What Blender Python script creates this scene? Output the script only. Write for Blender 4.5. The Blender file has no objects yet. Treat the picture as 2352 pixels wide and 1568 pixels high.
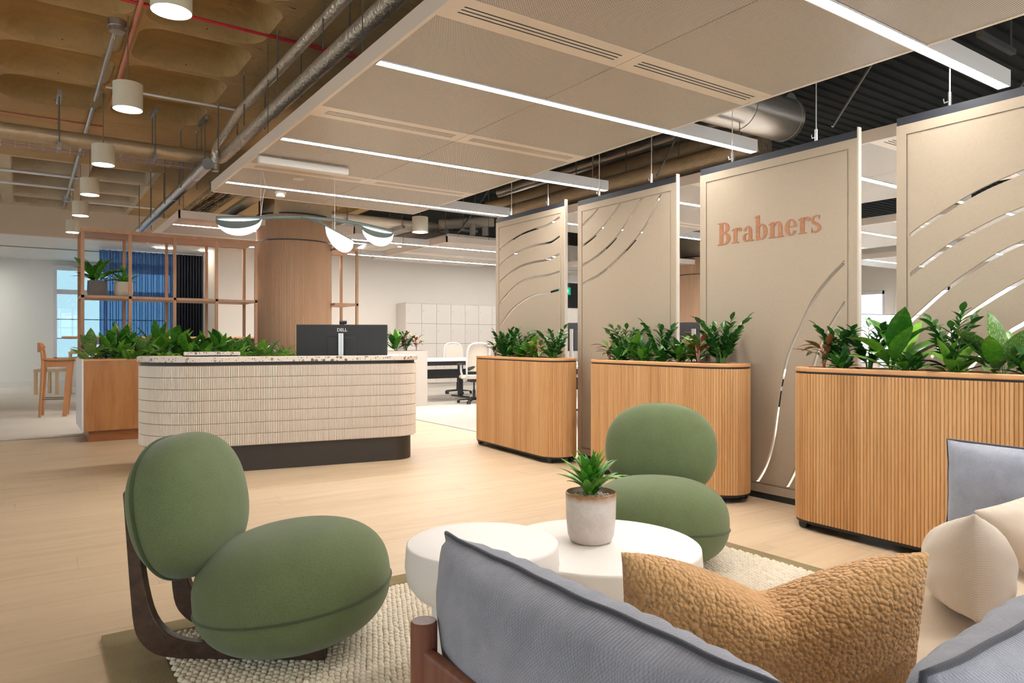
import bpy, bmesh, math, random
import numpy as np
from mathutils import Vector, Matrix

# ------------------------------------------------------------------ camera, world, exposure
SC = bpy.context.scene
COL = SC.collection
PI = math.pi
H = 1.15                                     # eye height
YAW = math.radians(34.54)                    # +Y runs along the screens, +X along the light strips
FW = (math.sin(YAW), math.cos(YAW)); RT = (math.cos(YAW), -math.sin(YAW))
cam = bpy.data.objects.new('camera', bpy.data.cameras.new('camera'))
COL.objects.link(cam)
cam.location = (0, 0, H); cam.rotation_euler = (PI/2, 0, -YAW)
cam.data.sensor_width = 36; cam.data.lens = 36*1627/2352
cam.data.clip_start = .05; cam.data.clip_end = 100
SC.camera = cam
SC.view_settings.view_transform = 'Standard'; SC.view_settings.look = 'None'
SC.view_settings.gamma = 1; SC.view_settings.use_curve_mapping = False
SC.view_settings.exposure = 1.6
SC.cycles.use_denoising = True
SC.cycles.max_bounces = 5; SC.cycles.diffuse_bounces = 4; SC.cycles.glossy_bounces = 2; SC.cycles.adaptive_threshold = .04
SC.cycles.transmission_bounces = 4; SC.cycles.transparent_max_bounces = 10
SC.cycles.sample_clamp_indirect = 4; SC.cycles.caustics_reflective = False; SC.cycles.caustics_refractive = False
STRIP_L, PEND_L, GLOBE_L, SKY_L = 27.0, 34.0, 1.6, 1.35
LAMP = (1.0, .962, .915)
wd = bpy.data.worlds.new('daylight'); SC.world = wd; wd.use_nodes = True
wd.node_tree.nodes['Background'].inputs[0].default_value = (.80, .93, 1.0, 1)
wd.node_tree.nodes['Background'].inputs[1].default_value = SKY_L

def at(d, l, z=0):                            # a spot d metres ahead and l metres to the right of the tripod
    return (d*FW[0]+l*RT[0], d*FW[1]+l*RT[1], z)

# ------------------------------------------------------------------ mesh helpers
class MB:
    def __init__(s): s.v = []; s.f = []
    def add(s, vs, fs):
        o = len(s.v); s.v.extend(tuple(p) for p in vs); s.f.extend([tuple(i+o for i in f) for f in fs]); return s
    def box(s, x0, x1, y0, y1, z0, z1):
        return s.add([(x0,y0,z0),(x1,y0,z0),(x1,y1,z0),(x0,y1,z0),(x0,y0,z1),(x1,y0,z1),(x1,y1,z1),(x0,y1,z1)],
                     [(3,2,1,0),(4,5,6,7),(0,1,5,4),(1,2,6,5),(2,3,7,6),(3,0,4,7)])
    def prism(s, poly, z0, z1):
        n = len(poly)
        return s.add([(x,y,z0) for x,y in poly]+[(x,y,z1) for x,y in poly],
                     [tuple(range(n-1,-1,-1)), tuple(range(n,2*n))]+[(i,(i+1)%n,n+(i+1)%n,n+i) for i in range(n)])
    def ring(s, outer, inner, z0, z1):           # closed band between two loops of equal length
        n = len(outer); vs = [(x,y,z) for lp in (outer,inner) for z in (z0,z1) for x,y in lp]
        O0,O1,I0,I1 = 0,n,2*n,3*n; fs = []
        for i in range(n):
            j = (i+1)%n
            fs += [(O0+i,O0+j,O1+j,O1+i),(I0+j,I0+i,I1+i,I1+j),(O1+i,O1+j,I1+j,I1+i),(O0+j,O0+i,I0+i,I0+j)]
        return s.add(vs, fs)
    def band(s, outer, inner, z0, z1):           # open band between two paths of equal length
        n = len(outer); vs = [(x,y,z) for lp in (outer,inner) for z in (z0,z1) for x,y in lp]
        O0,O1,I0,I1 = 0,n,2*n,3*n; fs = []
        for i in range(n-1):
            j = i+1
            fs += [(O0+i,O0+j,O1+j,O1+i),(I0+j,I0+i,I1+i,I1+j),(O1+i,O1+j,I1+j,I1+i),(O0+j,O0+i,I0+i,I0+j)]
        fs += [(O0,O1,I1,I0),(O0+n-1,I0+n-1,I1+n-1,O1+n-1)]
        return s.add(vs, fs)
    def tube(s, pts, r, n=8, caps=True, closed=False):
        pts = [Vector(p) for p in pts]; m = len(pts)
        rs = r if isinstance(r, (list, tuple)) else [r]*m
        tan = []
        for i in range(m):
            a = pts[(i-1)%m] if (closed or i) else pts[0]; b = pts[(i+1)%m] if (closed or i < m-1) else pts[-1]
            t = (b-a); tan.append(t.normalized() if t.length > 1e-9 else Vector((0,0,1)))
        u = tan[0].orthogonal().normalized(); vs = []; fs = []
        for i in range(m):
            u = (u - tan[i]*u.dot(tan[i])).normalized(); w = tan[i].cross(u)
            for k in range(n):
                a = 2*PI*k/n; vs.append(pts[i]+(u*math.cos(a)+w*math.sin(a))*rs[i])
        for i in range(m if closed else m-1):
            j = (i+1)%m
            for k in range(n):
                l = (k+1)%n; fs.append((i*n+k,i*n+l,j*n+l,j*n+k))
        if caps and not closed:
            fs.append(tuple(range(n-1,-1,-1))); fs.append(tuple((m-1)*n+k for k in range(n)))
        return s.add(vs, fs)
    def lathe(s, prof, n=24, c=(0,0,0)):
        vs = []; fs = []; m = len(prof)
        for r, z in prof:
            for k in range(n):
                a = 2*PI*k/n; vs.append((c[0]+r*math.cos(a), c[1]+r*math.sin(a), c[2]+z))
        for i in range(m-1):
            for k in range(n):
                l = (k+1)%n; fs.append((i*n+k,i*n+l,(i+1)*n+l,(i+1)*n+k))
        fs.append(tuple(range(n-1,-1,-1))); fs.append(tuple((m-1)*n+k for k in range(n)))
        return s.add(vs, fs)
    def sphere(s, c, r, n=12, m=8):
        rx, ry, rz = r if isinstance(r, (list, tuple)) else (r,r,r)
        return s.lathe_e([(math.sin(PI*i/m), -math.cos(PI*i/m)) for i in range(m+1)], n, c, (rx,ry,rz))
    def lathe_e(s, prof, n, c, e):
        vs = []; fs = []; m = len(prof)
        for r, z in prof:
            for k in range(n):
                a = 2*PI*k/n; vs.append((c[0]+e[0]*r*math.cos(a), c[1]+e[1]*r*math.sin(a), c[2]+e[2]*z))
        for i in range(m-1):
            for k in range(n):
                l = (k+1)%n; fs.append((i*n+k,i*n+l,(i+1)*n+l,(i+1)*n+k))
        return s.add(vs, fs)
    def mesh(s, name, smooth=None):
        me = bpy.data.meshes.new(name); me.from_pydata(s.v, [], s.f); me.update()
        if smooth is not None:
            me.shade_smooth()
            if smooth < 3: me.set_sharp_from_angle(angle=smooth)
        return me
    def build(s, name, m, parent=None, smooth=None, bevel=0, loc=None, rot=None, fix=True):
        me = s.mesh(name, smooth)
        if fix:
            bm = bmesh.new(); bm.from_mesh(me); bmesh.ops.recalc_face_normals(bm, faces=bm.faces); bm.to_mesh(me); bm.free()
        return obj(name, me, m, parent, bevel, loc, rot)

def obj(name, me, m=None, parent=None, bevel=0, loc=None, rot=None):
    o = bpy.data.objects.new(name, me); COL.objects.link(o)
    if m is not None and not me.materials: me.materials.append(m)
    if parent is not None: o.parent = parent
    if loc is not None: o.location = loc
    if rot is not None: o.rotation_euler = rot
    if bevel:
        b = o.modifiers.new('edge', 'BEVEL'); b.width = bevel; b.segments = 2; b.limit_method = 'ANGLE'; b.angle_limit = math.radians(40)
    return o
def tag(o, label, cat, group=None):
    o['label'] = label; o['category'] = cat
    if group: o['group'] = group
    return o
def thing(name, label, cat, loc=(0,0,0), rotz=0, group=None):
    o = bpy.data.objects.new(name, None); COL.objects.link(o); o.empty_display_size = .1
    o.location = loc; o.rotation_euler = (0,0,rotz)
    return tag(o, label, cat, group)
def struct(o): o['kind'] = 'structure'; return o
def stuff(o): o['kind'] = 'stuff'; return o
def dup(root, loc=None, rotz=None, label=None, group=None):
    r = root.copy(); COL.objects.link(r)
    if loc is not None: r.location = loc
    if rotz is not None: r.rotation_euler = (0,0,rotz)
    if label: r['label'] = label
    if group: r['group'] = group
    for ch in list(root.children):
        c = ch.copy(); COL.objects.link(c); c.parent = r
        for g in list(ch.children):
            d = g.copy(); COL.objects.link(d); d.parent = c
    return r
def spline(pts, k=6):                             # Catmull-Rom through 2-D or 3-D points
    P = [np.array(p, float) for p in pts]; P = [2*P[0]-P[1]]+P+[2*P[-1]-P[-2]]; out = []
    for i in range(1, len(P)-2):
        for j in range(k):
            t = j/k; a,b,c,d = P[i-1:i+3]
            out.append(.5*((2*b)+(c-a)*t+(2*a-5*b+4*c-d)*t*t+(3*b-a-3*c+d)*t**3))
    out.append(P[-2]); return [tuple(float(x) for x in p) for p in out]
def stadium(half, r, n=12):                       # axis along y
    return [(r*math.cos(a), half+r*math.sin(a)) for a in [PI*i/n for i in range(n+1)]] + \
           [(r*math.cos(a), -half+r*math.sin(a)) for a in [PI+PI*i/n for i in range(n+1)]]
def rrect(w, d, r, n=6):
    out = []
    for cx, cy, a0 in ((w/2-r,d/2-r,0),(-w/2+r,d/2-r,PI/2),(-w/2+r,-d/2+r,PI),(w/2-r,-d/2+r,1.5*PI)):
        out += [(cx+r*math.cos(a0+PI/2*i/n), cy+r*math.sin(a0+PI/2*i/n)) for i in range(n+1)]
    return out
def np_mesh(name, V, F, smooth=True):
    me = bpy.data.meshes.new(name); V = np.asarray(V, np.float32); F = np.asarray(F, np.int32); k = F.shape[1]
    me.vertices.add(len(V)); me.vertices.foreach_set('co', V.ravel())
    me.loops.add(F.size); me.loops.foreach_set('vertex_index', F.ravel())
    me.polygons.add(len(F)); me.polygons.foreach_set('loop_start', np.arange(0, F.size, k, dtype=np.int32))
    me.update(calc_edges=True); me.validate()
    if smooth: me.shade_smooth()
    return me

# ------------------------------------------------------------------ materials
def lin(h):
    h = h.lstrip('#'); c = [int(h[i:i+2],16)/255 for i in (0,2,4)]
    return tuple(x/12.92 if x <= .04045 else ((x+.055)/1.055)**2.4 for x in c)
class NT:
    def __init__(s, name):
        s.m = bpy.data.materials.new(name); s.m.use_nodes = True; s.t = s.m.node_tree; s.b = s.t.nodes['Principled BSDF']; s.out = s.t.nodes['Material Output']
    def n(s, typ, **kw):
        nd = s.t.nodes.new('ShaderNode'+typ)
        for k, v in kw.items():
            if k.startswith('i_'): s.set(nd.inputs[k[2:].replace('_',' ')], v)
            else: setattr(nd, k, v)
        return nd
    def set(s, inp, v):
        if isinstance(v, bpy.types.NodeSocket): s.t.links.new(v, inp)
        elif isinstance(v, (tuple,list)) and len(v) == 3 and inp.type == 'RGBA': inp.default_value = (*v, 1)
        else: inp.default_value = v
    def p(s, **kw):
        for k, v in kw.items(): s.set(s.b.inputs[k.replace('_',' ')], v)
    def math(s, op, a, b=None, c=None):
        nd = s.n('Math', operation=op); s.set(nd.inputs[0], a)
        if b is not None: s.set(nd.inputs[1], b)
        if c is not None: s.set(nd.inputs[2], c)
        return nd.outputs[0]
    def vm(s, op, a, b=None):
        nd = s.n('VectorMath', operation=op); s.set(nd.inputs[0], a)
        if b is not None: s.set(nd.inputs[1], b)
        return nd.outputs['Value' if op in ('LENGTH','DOT_PRODUCT') else 'Vector']
    def mix(s, f, a, b):
        nd = s.n('Mix', data_type='RGBA'); s.set(nd.inputs[0], f); s.set(nd.inputs[6], a); s.set(nd.inputs[7], b); return nd.outputs[2]
    def ramp(s, f, stops):
        nd = s.n('ValToRGB'); s.set(nd.inputs[0], f); e = nd.color_ramp.elements
        while len(e) < len(stops): e.new(.5)
        for q, (pos, c) in zip(e, stops): q.position = pos; q.color = (*c, 1) if len(c) == 3 else c
        return nd.outputs[0]
    def obj_co(s): return s.n('TexCoord').outputs['Object']
    def noise(s, vec, scale, detail=3, rough=.5, out='Fac'):
        nd = s.n('TexNoise'); s.set(nd.inputs['Vector'], vec); nd.inputs['Scale'].default_value = scale
        nd.inputs['Detail'].default_value = detail; nd.inputs['Roughness'].default_value = rough; return nd.outputs[out]
    def bump(s, h, strength=.3, dist=.01):
        nd = s.n('Bump'); s.set(nd.inputs['Height'], h); nd.inputs['Strength'].default_value = strength; nd.inputs['Distance'].default_value = dist
        s.p(Normal=nd.outputs[0])

def plain(name, c, rough=.5, metal=0, var=.08, vs=6, bump=0, bs=120, bd=.004, spec=.5):
    t = NT(name); co = t.obj_co(); n = t.noise(co, vs, 4)
    t.p(Base_Color=t.mix(n, tuple(x*(1-var) for x in c), tuple(min(1,x*(1+var)) for x in c)), Roughness=rough, Metallic=metal)
    t.b.inputs['Specular IOR Level'].default_value = spec
    if bump: t.bump(t.noise(co, bs, 2), bump, bd)
    return t.m
def wood(name, c1, c2, c3=None, axis=0, stretch=14, scale=3.0, rough=.45, rnd=.25, bump=.08, board=0):
    t = NT(name); info = t.n('ObjectInfo'); co = t.obj_co()
    sc = [stretch]*3; sc[axis] = 1
    shift = t.n('CombineXYZ'); t.set(shift.inputs[0], t.math('MULTIPLY', info.outputs['Random'], 37.)); t.set(shift.inputs[1], t.math('MULTIPLY', info.outputs['Random'], 61.)); t.set(shift.inputs[2], t.math('MULTIPLY', info.outputs['Random'], 23.))
    v = t.vm('ADD', t.vm('MULTIPLY', co, tuple(sc)), shift.outputs[0])
    a = t.noise(v, scale, 6, .62); b = t.noise(v, scale*.35, 3, .5)
    g = t.math('ADD', t.math('MULTIPLY', a, .65), t.math('MULTIPLY', b, .45))
    g = t.math('ADD', g, t.math('MULTIPLY', t.math('SUBTRACT', info.outputs['Random'], .5), rnd))
    if board: g = t.math('ADD', g, t.math('MULTIPLY', t.math('SUBTRACT', t.noise(info.outputs['Location'], 7., 2), .5), board))
    t.p(Base_Color=t.ramp(g, [(.30,c1),(.52,c2),(.75,c3 or c2)]), Roughness=rough)
    if bump: t.bump(t.noise(v, scale*4, 2), bump, .002)
    return t.m
def weave(name, c1, c2, freq, rough=.9, bump=.5, sheen=.3, mottle=.25, dist=.002, uv=False):
    t = NT(name); co = t.obj_co()
    if uv:                                          # threads follow the cushion's own cloth
        sx = t.n('SeparateXYZ'); t.set(sx.inputs[0], t.vm('SCALE', t.n('TexCoord').outputs['UV'])); sx.inputs[0].links[0].from_node.inputs['Scale'].default_value = freq
        w = t.math('MULTIPLY', t.math('SINE', sx.outputs[0]), t.math('SINE', sx.outputs[1]))
        w = t.math('ADD', t.math('MULTIPLY', w, .5), .5)
    else: w = t.noise(co, freq*.55, 1)
    n = t.noise(co, 9, 5, .6); n2 = t.noise(co, freq*.35, 2)
    if uv: w = t.math('ADD', t.math('MULTIPLY', w, .55), t.math('MULTIPLY', t.noise(t.vm('MULTIPLY', t.n('TexCoord').outputs['UV'], (1,2.2,1)), 420, 2), .45))
    f = t.math('ADD', t.math('MULTIPLY', w, .55), t.math('ADD', t.math('MULTIPLY', t.math('SUBTRACT', n, .5), mottle*2), t.math('MULTIPLY', n2, .4)))
    t.p(Base_Color=t.mix(f, c1, c2), Roughness=rough)
    t.b.inputs['Sheen Weight'].default_value = sheen; t.b.inputs['Sheen Roughness'].default_value = .5
    t.b.inputs['Specular IOR Level'].default_value = .2
    t.bump(w, bump, dist)
    return t.m
def emit(name, c, s):
    t = NT(name); e = t.n('Emission'); e.inputs[0].default_value = (*c, 1); e.inputs[1].default_value = s
    t.t.links.new(e.outputs[0], t.out.inputs[0]); return t.m

M = {}
M['oak_floor'] = wood('oak_floor', (.55,.405,.26), (.64,.485,.32), (.69,.535,.365), axis=0, stretch=11, scale=1.6, rough=.48, rnd=.12, bump=.05)
M['carpet'] = plain('carpet', (.62,.57,.51), .95, var=.1, vs=1.6, bump=.5, bs=260, bd=.004, spec=.1)
M['wall_cream'] = plain('wall_cream', (.86,.79,.71), .8, var=.015, vs=2)
M['wall_pale'] = plain('wall_pale', (.85,.85,.81), .8, var=.015, vs=2)
M['white'] = plain('white', (.80,.78,.76), .55, var=.02)
M['white_metal'] = plain('white_metal', (.76,.75,.76), .4, var=.01)
M['tan_paint'] = plain('tan_paint', (.62,.50,.38), .8, var=.03, vs=2)
M['raft_tan'] = plain('raft_tan', (.78,.68,.59), .32, var=.01)
M['black'] = plain('black', (.012,.012,.013), .45, var=.05)
M['dark_plastic'] = plain('dark_plastic', (.02,.021,.024), .5, var=.05)
M['dark_brown'] = plain('dark_brown', (.034,.027,.022), .45, var=.08)
M['navy_rail'] = plain('navy_rail', (.016,.019,.028), .6, var=.1)
M['chrome'] = plain('chrome', (.62,.62,.62), .28, 1, var=.06, vs=14)
M['galv'] = plain('galv', (.50,.50,.50), .33, 1, var=.25, vs=9, bump=.1, bs=20)
M['duct_metal'] = plain('duct_metal', (.66,.62,.57), .3, .75, var=.1, vs=3)
M['steel_dark'] = plain('steel_dark', (.20,.19,.17), .45, .7, var=.1)
M['lagging'] = plain('lagging', (.52,.40,.26), .4, .35, var=.12, vs=14, bump=.5, bs=26, bd=.012)
M['foil'] = plain('foil', (.68,.61,.52), .3, .65, var=.25, vs=30, bump=.9, bs=30, bd=.014)
M['white_lag'] = plain('white_lag', (.72,.66,.58), .6, var=.08, vs=9, bump=.3, bs=30, bd=.01)
M['red_cable'] = plain('red_cable', (.50,.012,.03), .4)
M['salmon'] = plain('salmon', (.55,.20,.13), .5)
M['lamp_shade'] = plain('lamp_shade', (.66,.60,.47), .6, var=.02)
M['strip_glow'] = emit('strip_glow', LAMP, STRIP_L)
M['strip_glow_office'] = emit('strip_glow_office', LAMP, STRIP_L*1.6)
M['pendant_glow'] = emit('pendant_glow', (1.,.88,.70), PEND_L)
M['globe_glow'] = emit('globe_glow', (1.,.86,.70), GLOBE_L)
M['sage_metal'] = plain('sage_metal', (.12,.165,.17), .45, .3, var=.05)
M['felt'] = plain('felt', (.40,.33,.255), .95, var=.07, vs=90, bump=.25, bs=420, bd=.002, spec=.1)
M['felt_edge'] = plain('felt_edge', (.50,.44,.37), .5)
M['copper_letter'] = wood('copper_letter', (.26,.088,.034), (.32,.125,.052), (.38,.17,.08), axis=2, stretch=6, scale=9, rough=.45, rnd=0)
M['slat_oak'] = wood('slat_oak', (.42,.205,.075), (.57,.31,.125), (.66,.40,.19), axis=2, stretch=16, scale=1.5, rough=.42, rnd=.10, board=.55)
M['rim_oak'] = wood('rim_oak', (.55,.27,.11), (.64,.34,.15), (.70,.40,.19), axis=1, stretch=10, scale=2, rough=.4, rnd=0)
M['box_oak'] = wood('box_oak', (.28,.10,.028), (.39,.165,.05), (.47,.225,.08), axis=2, stretch=7, scale=2.6, rough=.38, rnd=.05)
M['box_oak_dark'] = wood('box_oak_dark', (.22,.07,.02), (.32,.115,.035), axis=0, stretch=8, scale=2.5, rough=.4, rnd=.05)
M['shelf_wood'] = wood('shelf_wood', (.31,.15,.075), (.39,.20,.105), (.45,.25,.14), axis=2, stretch=12, scale=2.5, rough=.45, rnd=.1)
M['stool_wood'] = wood('stool_wood', (.36,.15,.055), (.46,.21,.085), axis=2, stretch=10, scale=3, rough=.45, rnd=.1)
M['pale_wood'] = wood('pale_wood', (.55,.37,.20), (.66,.46,.27), axis=2, stretch=10, scale=3, rough=.5, rnd=.1)
M['walnut'] = wood('walnut', (.030,.016,.010), (.058,.030,.019), (.10,.055,.034), axis=2, stretch=9, scale=4, rough=.4, rnd=.1)
M['mahogany'] = wood('mahogany', (.11,.036,.021), (.19,.068,.040), (.26,.105,.066), axis=2, stretch=12, scale=4, rough=.42, rnd=.1)
M['wrap'] = wood('wrap', (.36,.215,.125), (.41,.25,.15), (.45,.28,.175), axis=2, stretch=10, scale=1.5, rough=.6, rnd=0, bump=0)
M['tile'] = plain('tile', (.82,.74,.65), .3, var=.03, vs=5)
M['grout'] = plain('grout', (.34,.24,.155), .8)
M['soil'] = plain('soil', (.055,.035,.022), .95, var=.5, vs=60, bump=.9, bs=90, bd=.02)
M['green_cloth'] = weave('green_cloth', (.030,.052,.018), (.235,.29,.140), 800, mottle=.10, bump=.5, sheen=.2)
M['piping_green'] = weave('piping_green', (.022,.04,.014), (.10,.14,.06), 1200, mottle=.1)
M['blue_cloth'] = weave('blue_cloth', (.14,.155,.20), (.51,.535,.62), 1000, mottle=.34, bump=.4, sheen=.2, uv=True)
M['blue_piping'] = weave('blue_piping', (.028,.03,.042), (.10,.105,.13), 1400, mottle=.2)
def boucle_mat():
    t = NT('boucle'); co = t.obj_co(); v = t.n('TexVoronoi'); v.feature = 'SMOOTH_F1'; t.set(v.inputs['Vector'], t.vm('ADD', co, t.vm('SCALE', t.noise(co, 60, 2, out='Color')))); v.inputs['Scale'].default_value = 118; v.inputs['Smoothness'].default_value = .25
    v.inputs['Vector'].links[0].from_node.inputs[1].links[0].from_node.inputs['Scale'].default_value = .006
    h = t.math('SUBTRACT', 1., t.math('POWER', v.outputs['Distance'], 1.6)); n = t.noise(co, 40, 4)
    t.p(Base_Color=t.mix(n, (.66,.355,.135), (.87,.53,.25)), Roughness=.95); t.b.inputs['Specular IOR Level'].default_value = .1; t.b.inputs['Sheen Weight'].default_value = .3
    t.bump(h, 1., .008); return t.m
M['boucle'] = boucle_mat()
M['cream_cloth'] = weave('cream_cloth', (.56,.46,.36), (.76,.66,.55), 1100, mottle=.15, bump=.3, sheen=.4, uv=True)
M['seat_cloth'] = weave('seat_cloth', (.46,.35,.24), (.70,.58,.44), 700, mottle=.25, bump=.5)
M['table_white'] = plain('table_white', (.88,.85,.82), .5, var=.015, vs=5)
M['rug_cream'] = plain('rug_cream', (.82,.74,.61), .95, var=.14, vs=25, bump=.3, bs=300, spec=.1)
M['pot_grey'] = plain('pot_grey', (.14,.12,.11), .7, var=.15, vs=30)
M['pot_cream'] = plain('pot_cream', (.58,.50,.40), .55, var=.05)
M['pebble'] = plain('pebble', (.50,.42,.32), .8, var=.4, vs=90)
M['locker'] = plain('locker', (.72,.66,.60), .45, var=.01)
M['chair_beige'] = plain('chair_beige', (.68,.61,.52), .8, var=.05, vs=20)
M['curtain_unlit'] = plain('curtain_unlit', (.014,.018,.032), .95, var=.3, vs=30)  # curtain end without backlight, its shade put into the colour
M['metal_deck'] = plain('metal_deck', (.010,.011,.010), .8, var=.15, vs=3, spec=.15)
M['brass_dark'] = plain('brass_dark', (.20,.17,.11), .4, .8)
M['exit_green'] = emit('exit_green', (.01,.36,.19), .5)
M['exit_white'] = emit('exit_white', (1,1,1), .4)
M['black_glass'] = plain('black_glass', (.014,.018,.02), .08)

def leaf_mat(name, c1, c2, vein=None, vscale=16, spec=.5):
    t = NT(name); info = t.n('ObjectInfo'); co = t.obj_co()
    n = t.noise(co, vscale, 3); f = t.math('ADD', t.math('MULTIPLY', n, .6), t.math('MULTIPLY', info.outputs['Random'], .45))
    c = t.ramp(f, [(.3,c1),(.75,c2)])
    if vein:
        g = t.noise(t.vm('MULTIPLY', co, (26,9,9)), 2.5, 4, .6); c = t.mix(t.ramp(g, [(.52,(0,0,0)),(.66,(1,1,1))]), c, vein)
    t.p(Base_Color=c, Roughness=.27); t.b.inputs['Specular IOR Level'].default_value = spec
    t.b.inputs['Subsurface Weight'].default_value = 0
    return t.m
M['leaf_dark'] = leaf_mat('leaf_dark', (.014,.070,.014), (.050,.18,.028))
M['leaf_mid'] = leaf_mat('leaf_mid', (.030,.14,.014), (.12,.36,.035))
M['leaf_lime'] = leaf_mat('leaf_lime', (.075,.25,.018), (.23,.50,.055))
M['leaf_pale'] = leaf_mat('leaf_pale', (.06,.17,.03), (.15,.30,.06), vein=(.42,.52,.24))
M['leaf_red'] = leaf_mat('leaf_red', (.12,.10,.03), (.42,.10,.06), vein=(.16,.20,.05))
M['stem'] = plain('stem', (.10,.22,.04), .5, var=.2)
M['stem_pink'] = plain('stem_pink', (.60,.25,.20), .5, var=.2)

def perforated():
    t = NT('perforated_metal'); co = t.obj_co(); p = .0098
    cell = (p, p*1.732, 1); u = t.vm('DIVIDE', co, cell)
    ds = []
    for k in (0, .5):
        fr = t.vm('SUBTRACT', t.vm('FRACTION', t.vm('ADD', u, (k,k,0))), (.5,.5,0))
        ds.append(t.vm('LENGTH', t.vm('MULTIPLY', t.vm('MULTIPLY', fr, cell), (1,1,0))))
    d = t.math('MINIMUM', ds[0], ds[1]); hole = t.math('LESS_THAN', d, p*.35)
    t.p(Base_Color=t.mix(hole, (.84,.77,.70), (.02,.016,.013)), Roughness=.45); return t.m
M['perforated'] = perforated()
def concrete(name, c1, c2, c3):
    t = NT(name); co = t.obj_co(); a = t.noise(co, 1.1, 6, .62); b = t.noise(t.vm('MULTIPLY', co, (1.2,14,3)), 2.2, 5, .6); s = t.noise(co, 30, 3)
    f = t.math('ADD', t.math('MULTIPLY', a, .6), t.math('ADD', t.math('MULTIPLY', b, .3), t.math('MULTIPLY', s, .15)))
    col = t.ramp(f, [(.30,c1),(.50,c2),(.70,c3)])
    v = t.n('TexVoronoi'); t.set(v.inputs['Vector'], co); v.inputs['Scale'].default_value = 9
    pit = t.math('LESS_THAN', v.outputs['Distance'], .055); col = t.mix(pit, col, (.03,.02,.012))
    t.p(Base_Color=col, Roughness=.9); t.bump(f, .5, .02); return t.m
M['concrete'] = concrete('concrete', (.23,.135,.050), (.37,.235,.095), (.46,.31,.14))
M['concrete_pale'] = concrete('concrete_pale', (.34,.27,.18), (.48,.39,.27), (.56,.47,.35))
def terrazzo():
    t = NT('terrazzo'); co = t.obj_co(); col = (.74,.66,.58)
    for sc, thr, lo in ((26, .60, .36), (60, .55, .36)):
        v = t.n('TexVoronoi'); t.set(v.inputs['Vector'], t.vm('ADD', co, t.vm('SCALE', t.noise(co, 20, 2, out='Color')))); v.inputs['Scale'].default_value = sc
        v.inputs['Vector'].links[0].from_node.inputs[1].links[0].from_node.inputs['Scale'].default_value = .03
        sep = t.n('SeparateColor'); t.set(sep.inputs[0], v.outputs['Color'])
        m = t.math('MULTIPLY', t.math('GREATER_THAN', sep.outputs[0], thr), t.math('LESS_THAN', v.outputs['Distance'], lo))
        col = t.mix(m, col, t.ramp(sep.outputs[1], [(.2,(.16,.12,.09)),(.5,(.42,.34,.27)),(.8,(.30,.27,.25))]))
    t.p(Base_Color=col, Roughness=.35); return t.m
M['terrazzo'] = terrazzo()
def glazed_pot():
    t = NT('glazed_pot'); co = t.obj_co(); sx = t.n('SeparateXYZ'); t.set(sx.inputs[0], co)
    n = t.noise(co, 14, 5, .6); s = t.noise(co, 160, 2)
    base = t.mix(s, (.54,.46,.41), (.70,.64,.60)); base = t.mix(t.math('MULTIPLY', t.math('SUBTRACT', n, .42), 2.5), base, (.76,.72,.70))
    z = t.math('ADD', sx.outputs[2], t.math('MULTIPLY', n, .05))
    t.p(Base_Color=t.mix(t.ramp(z, [(.19,(0,0,0)),(.216,(1,1,1))]), base, (.30,.15,.055)), Roughness=.3); return t.m
M['glazed_pot'] = glazed_pot()
def border_weave():
    t = NT('border_weave'); co = t.obj_co(); sx = t.n('SeparateXYZ'); t.set(sx.inputs[0], co)
    a = t.math('SINE', t.math('MULTIPLY', sx.outputs[0], 420.)); z = t.math('ABSOLUTE', a)
    b = t.math('SINE', t.math('ADD', t.math('MULTIPLY', sx.outputs[1], 780.), t.math('MULTIPLY', z, 2.2)))
    w = t.math('ADD', t.math('MULTIPLY', b, .5), .5); n = t.noise(co, 7, 3)
    t.p(Base_Color=t.mix(w, t.mix(n, (.13,.09,.035), (.20,.15,.06)), t.mix(n, (.40,.31,.15), (.55,.45,.27))), Roughness=.9); t.bump(w, .7, .004); return t.m
M['border_weave'] = border_weave()
def glass(name='window_glass', c=(1,1,1)):
    t = NT(name); tr = t.n('BsdfTransparent'); tr.inputs[0].default_value = (*c, 1); gl = t.n('BsdfGlossy'); gl.inputs['Roughness'].default_value = .02; mx = t.n('MixShader'); mx.inputs[0].default_value = .06
    t.t.links.new(tr.outputs[0], mx.inputs[1]); t.t.links.new(gl.outputs[0], mx.inputs[2]); t.t.links.new(mx.outputs[0], t.out.inputs[0]); return t.m
M['glass'] = glass()
M['dimmed_glass'] = glass('dimmed_glass', (.40,.48,.50))  # tint added to the panes to dim the sky behind
def sheer():
    t = NT('sheer_curtain'); co = t.obj_co(); tr = t.n('BsdfTransparent'); df = t.n('BsdfDiffuse'); tl = t.n('BsdfTranslucent')
    tr.inputs[0].default_value = (.42,.62,.92,1); df.inputs[0].default_value = (.015,.03,.075,1); tl.inputs[0].default_value = (.16,.33,.72,1)
    n = t.noise(t.vm('MULTIPLY', co, (2,2,60)), 4, 2)
    a = t.n('MixShader'); b = t.n('MixShader'); a.inputs[0].default_value = .6; t.set(b.inputs[0], t.math('ADD', t.math('MULTIPLY', n, .25), .50))
    t.t.links.new(df.outputs[0], a.inputs[1]); t.t.links.new(tl.outputs[0], a.inputs[2]); t.t.links.new(tr.outputs[0], b.inputs[1]); t.t.links.new(a.outputs[0], b.inputs[2]); t.t.links.new(b.outputs[0], t.out.inputs[0]); return t.m
M['sheer'] = sheer()
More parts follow.
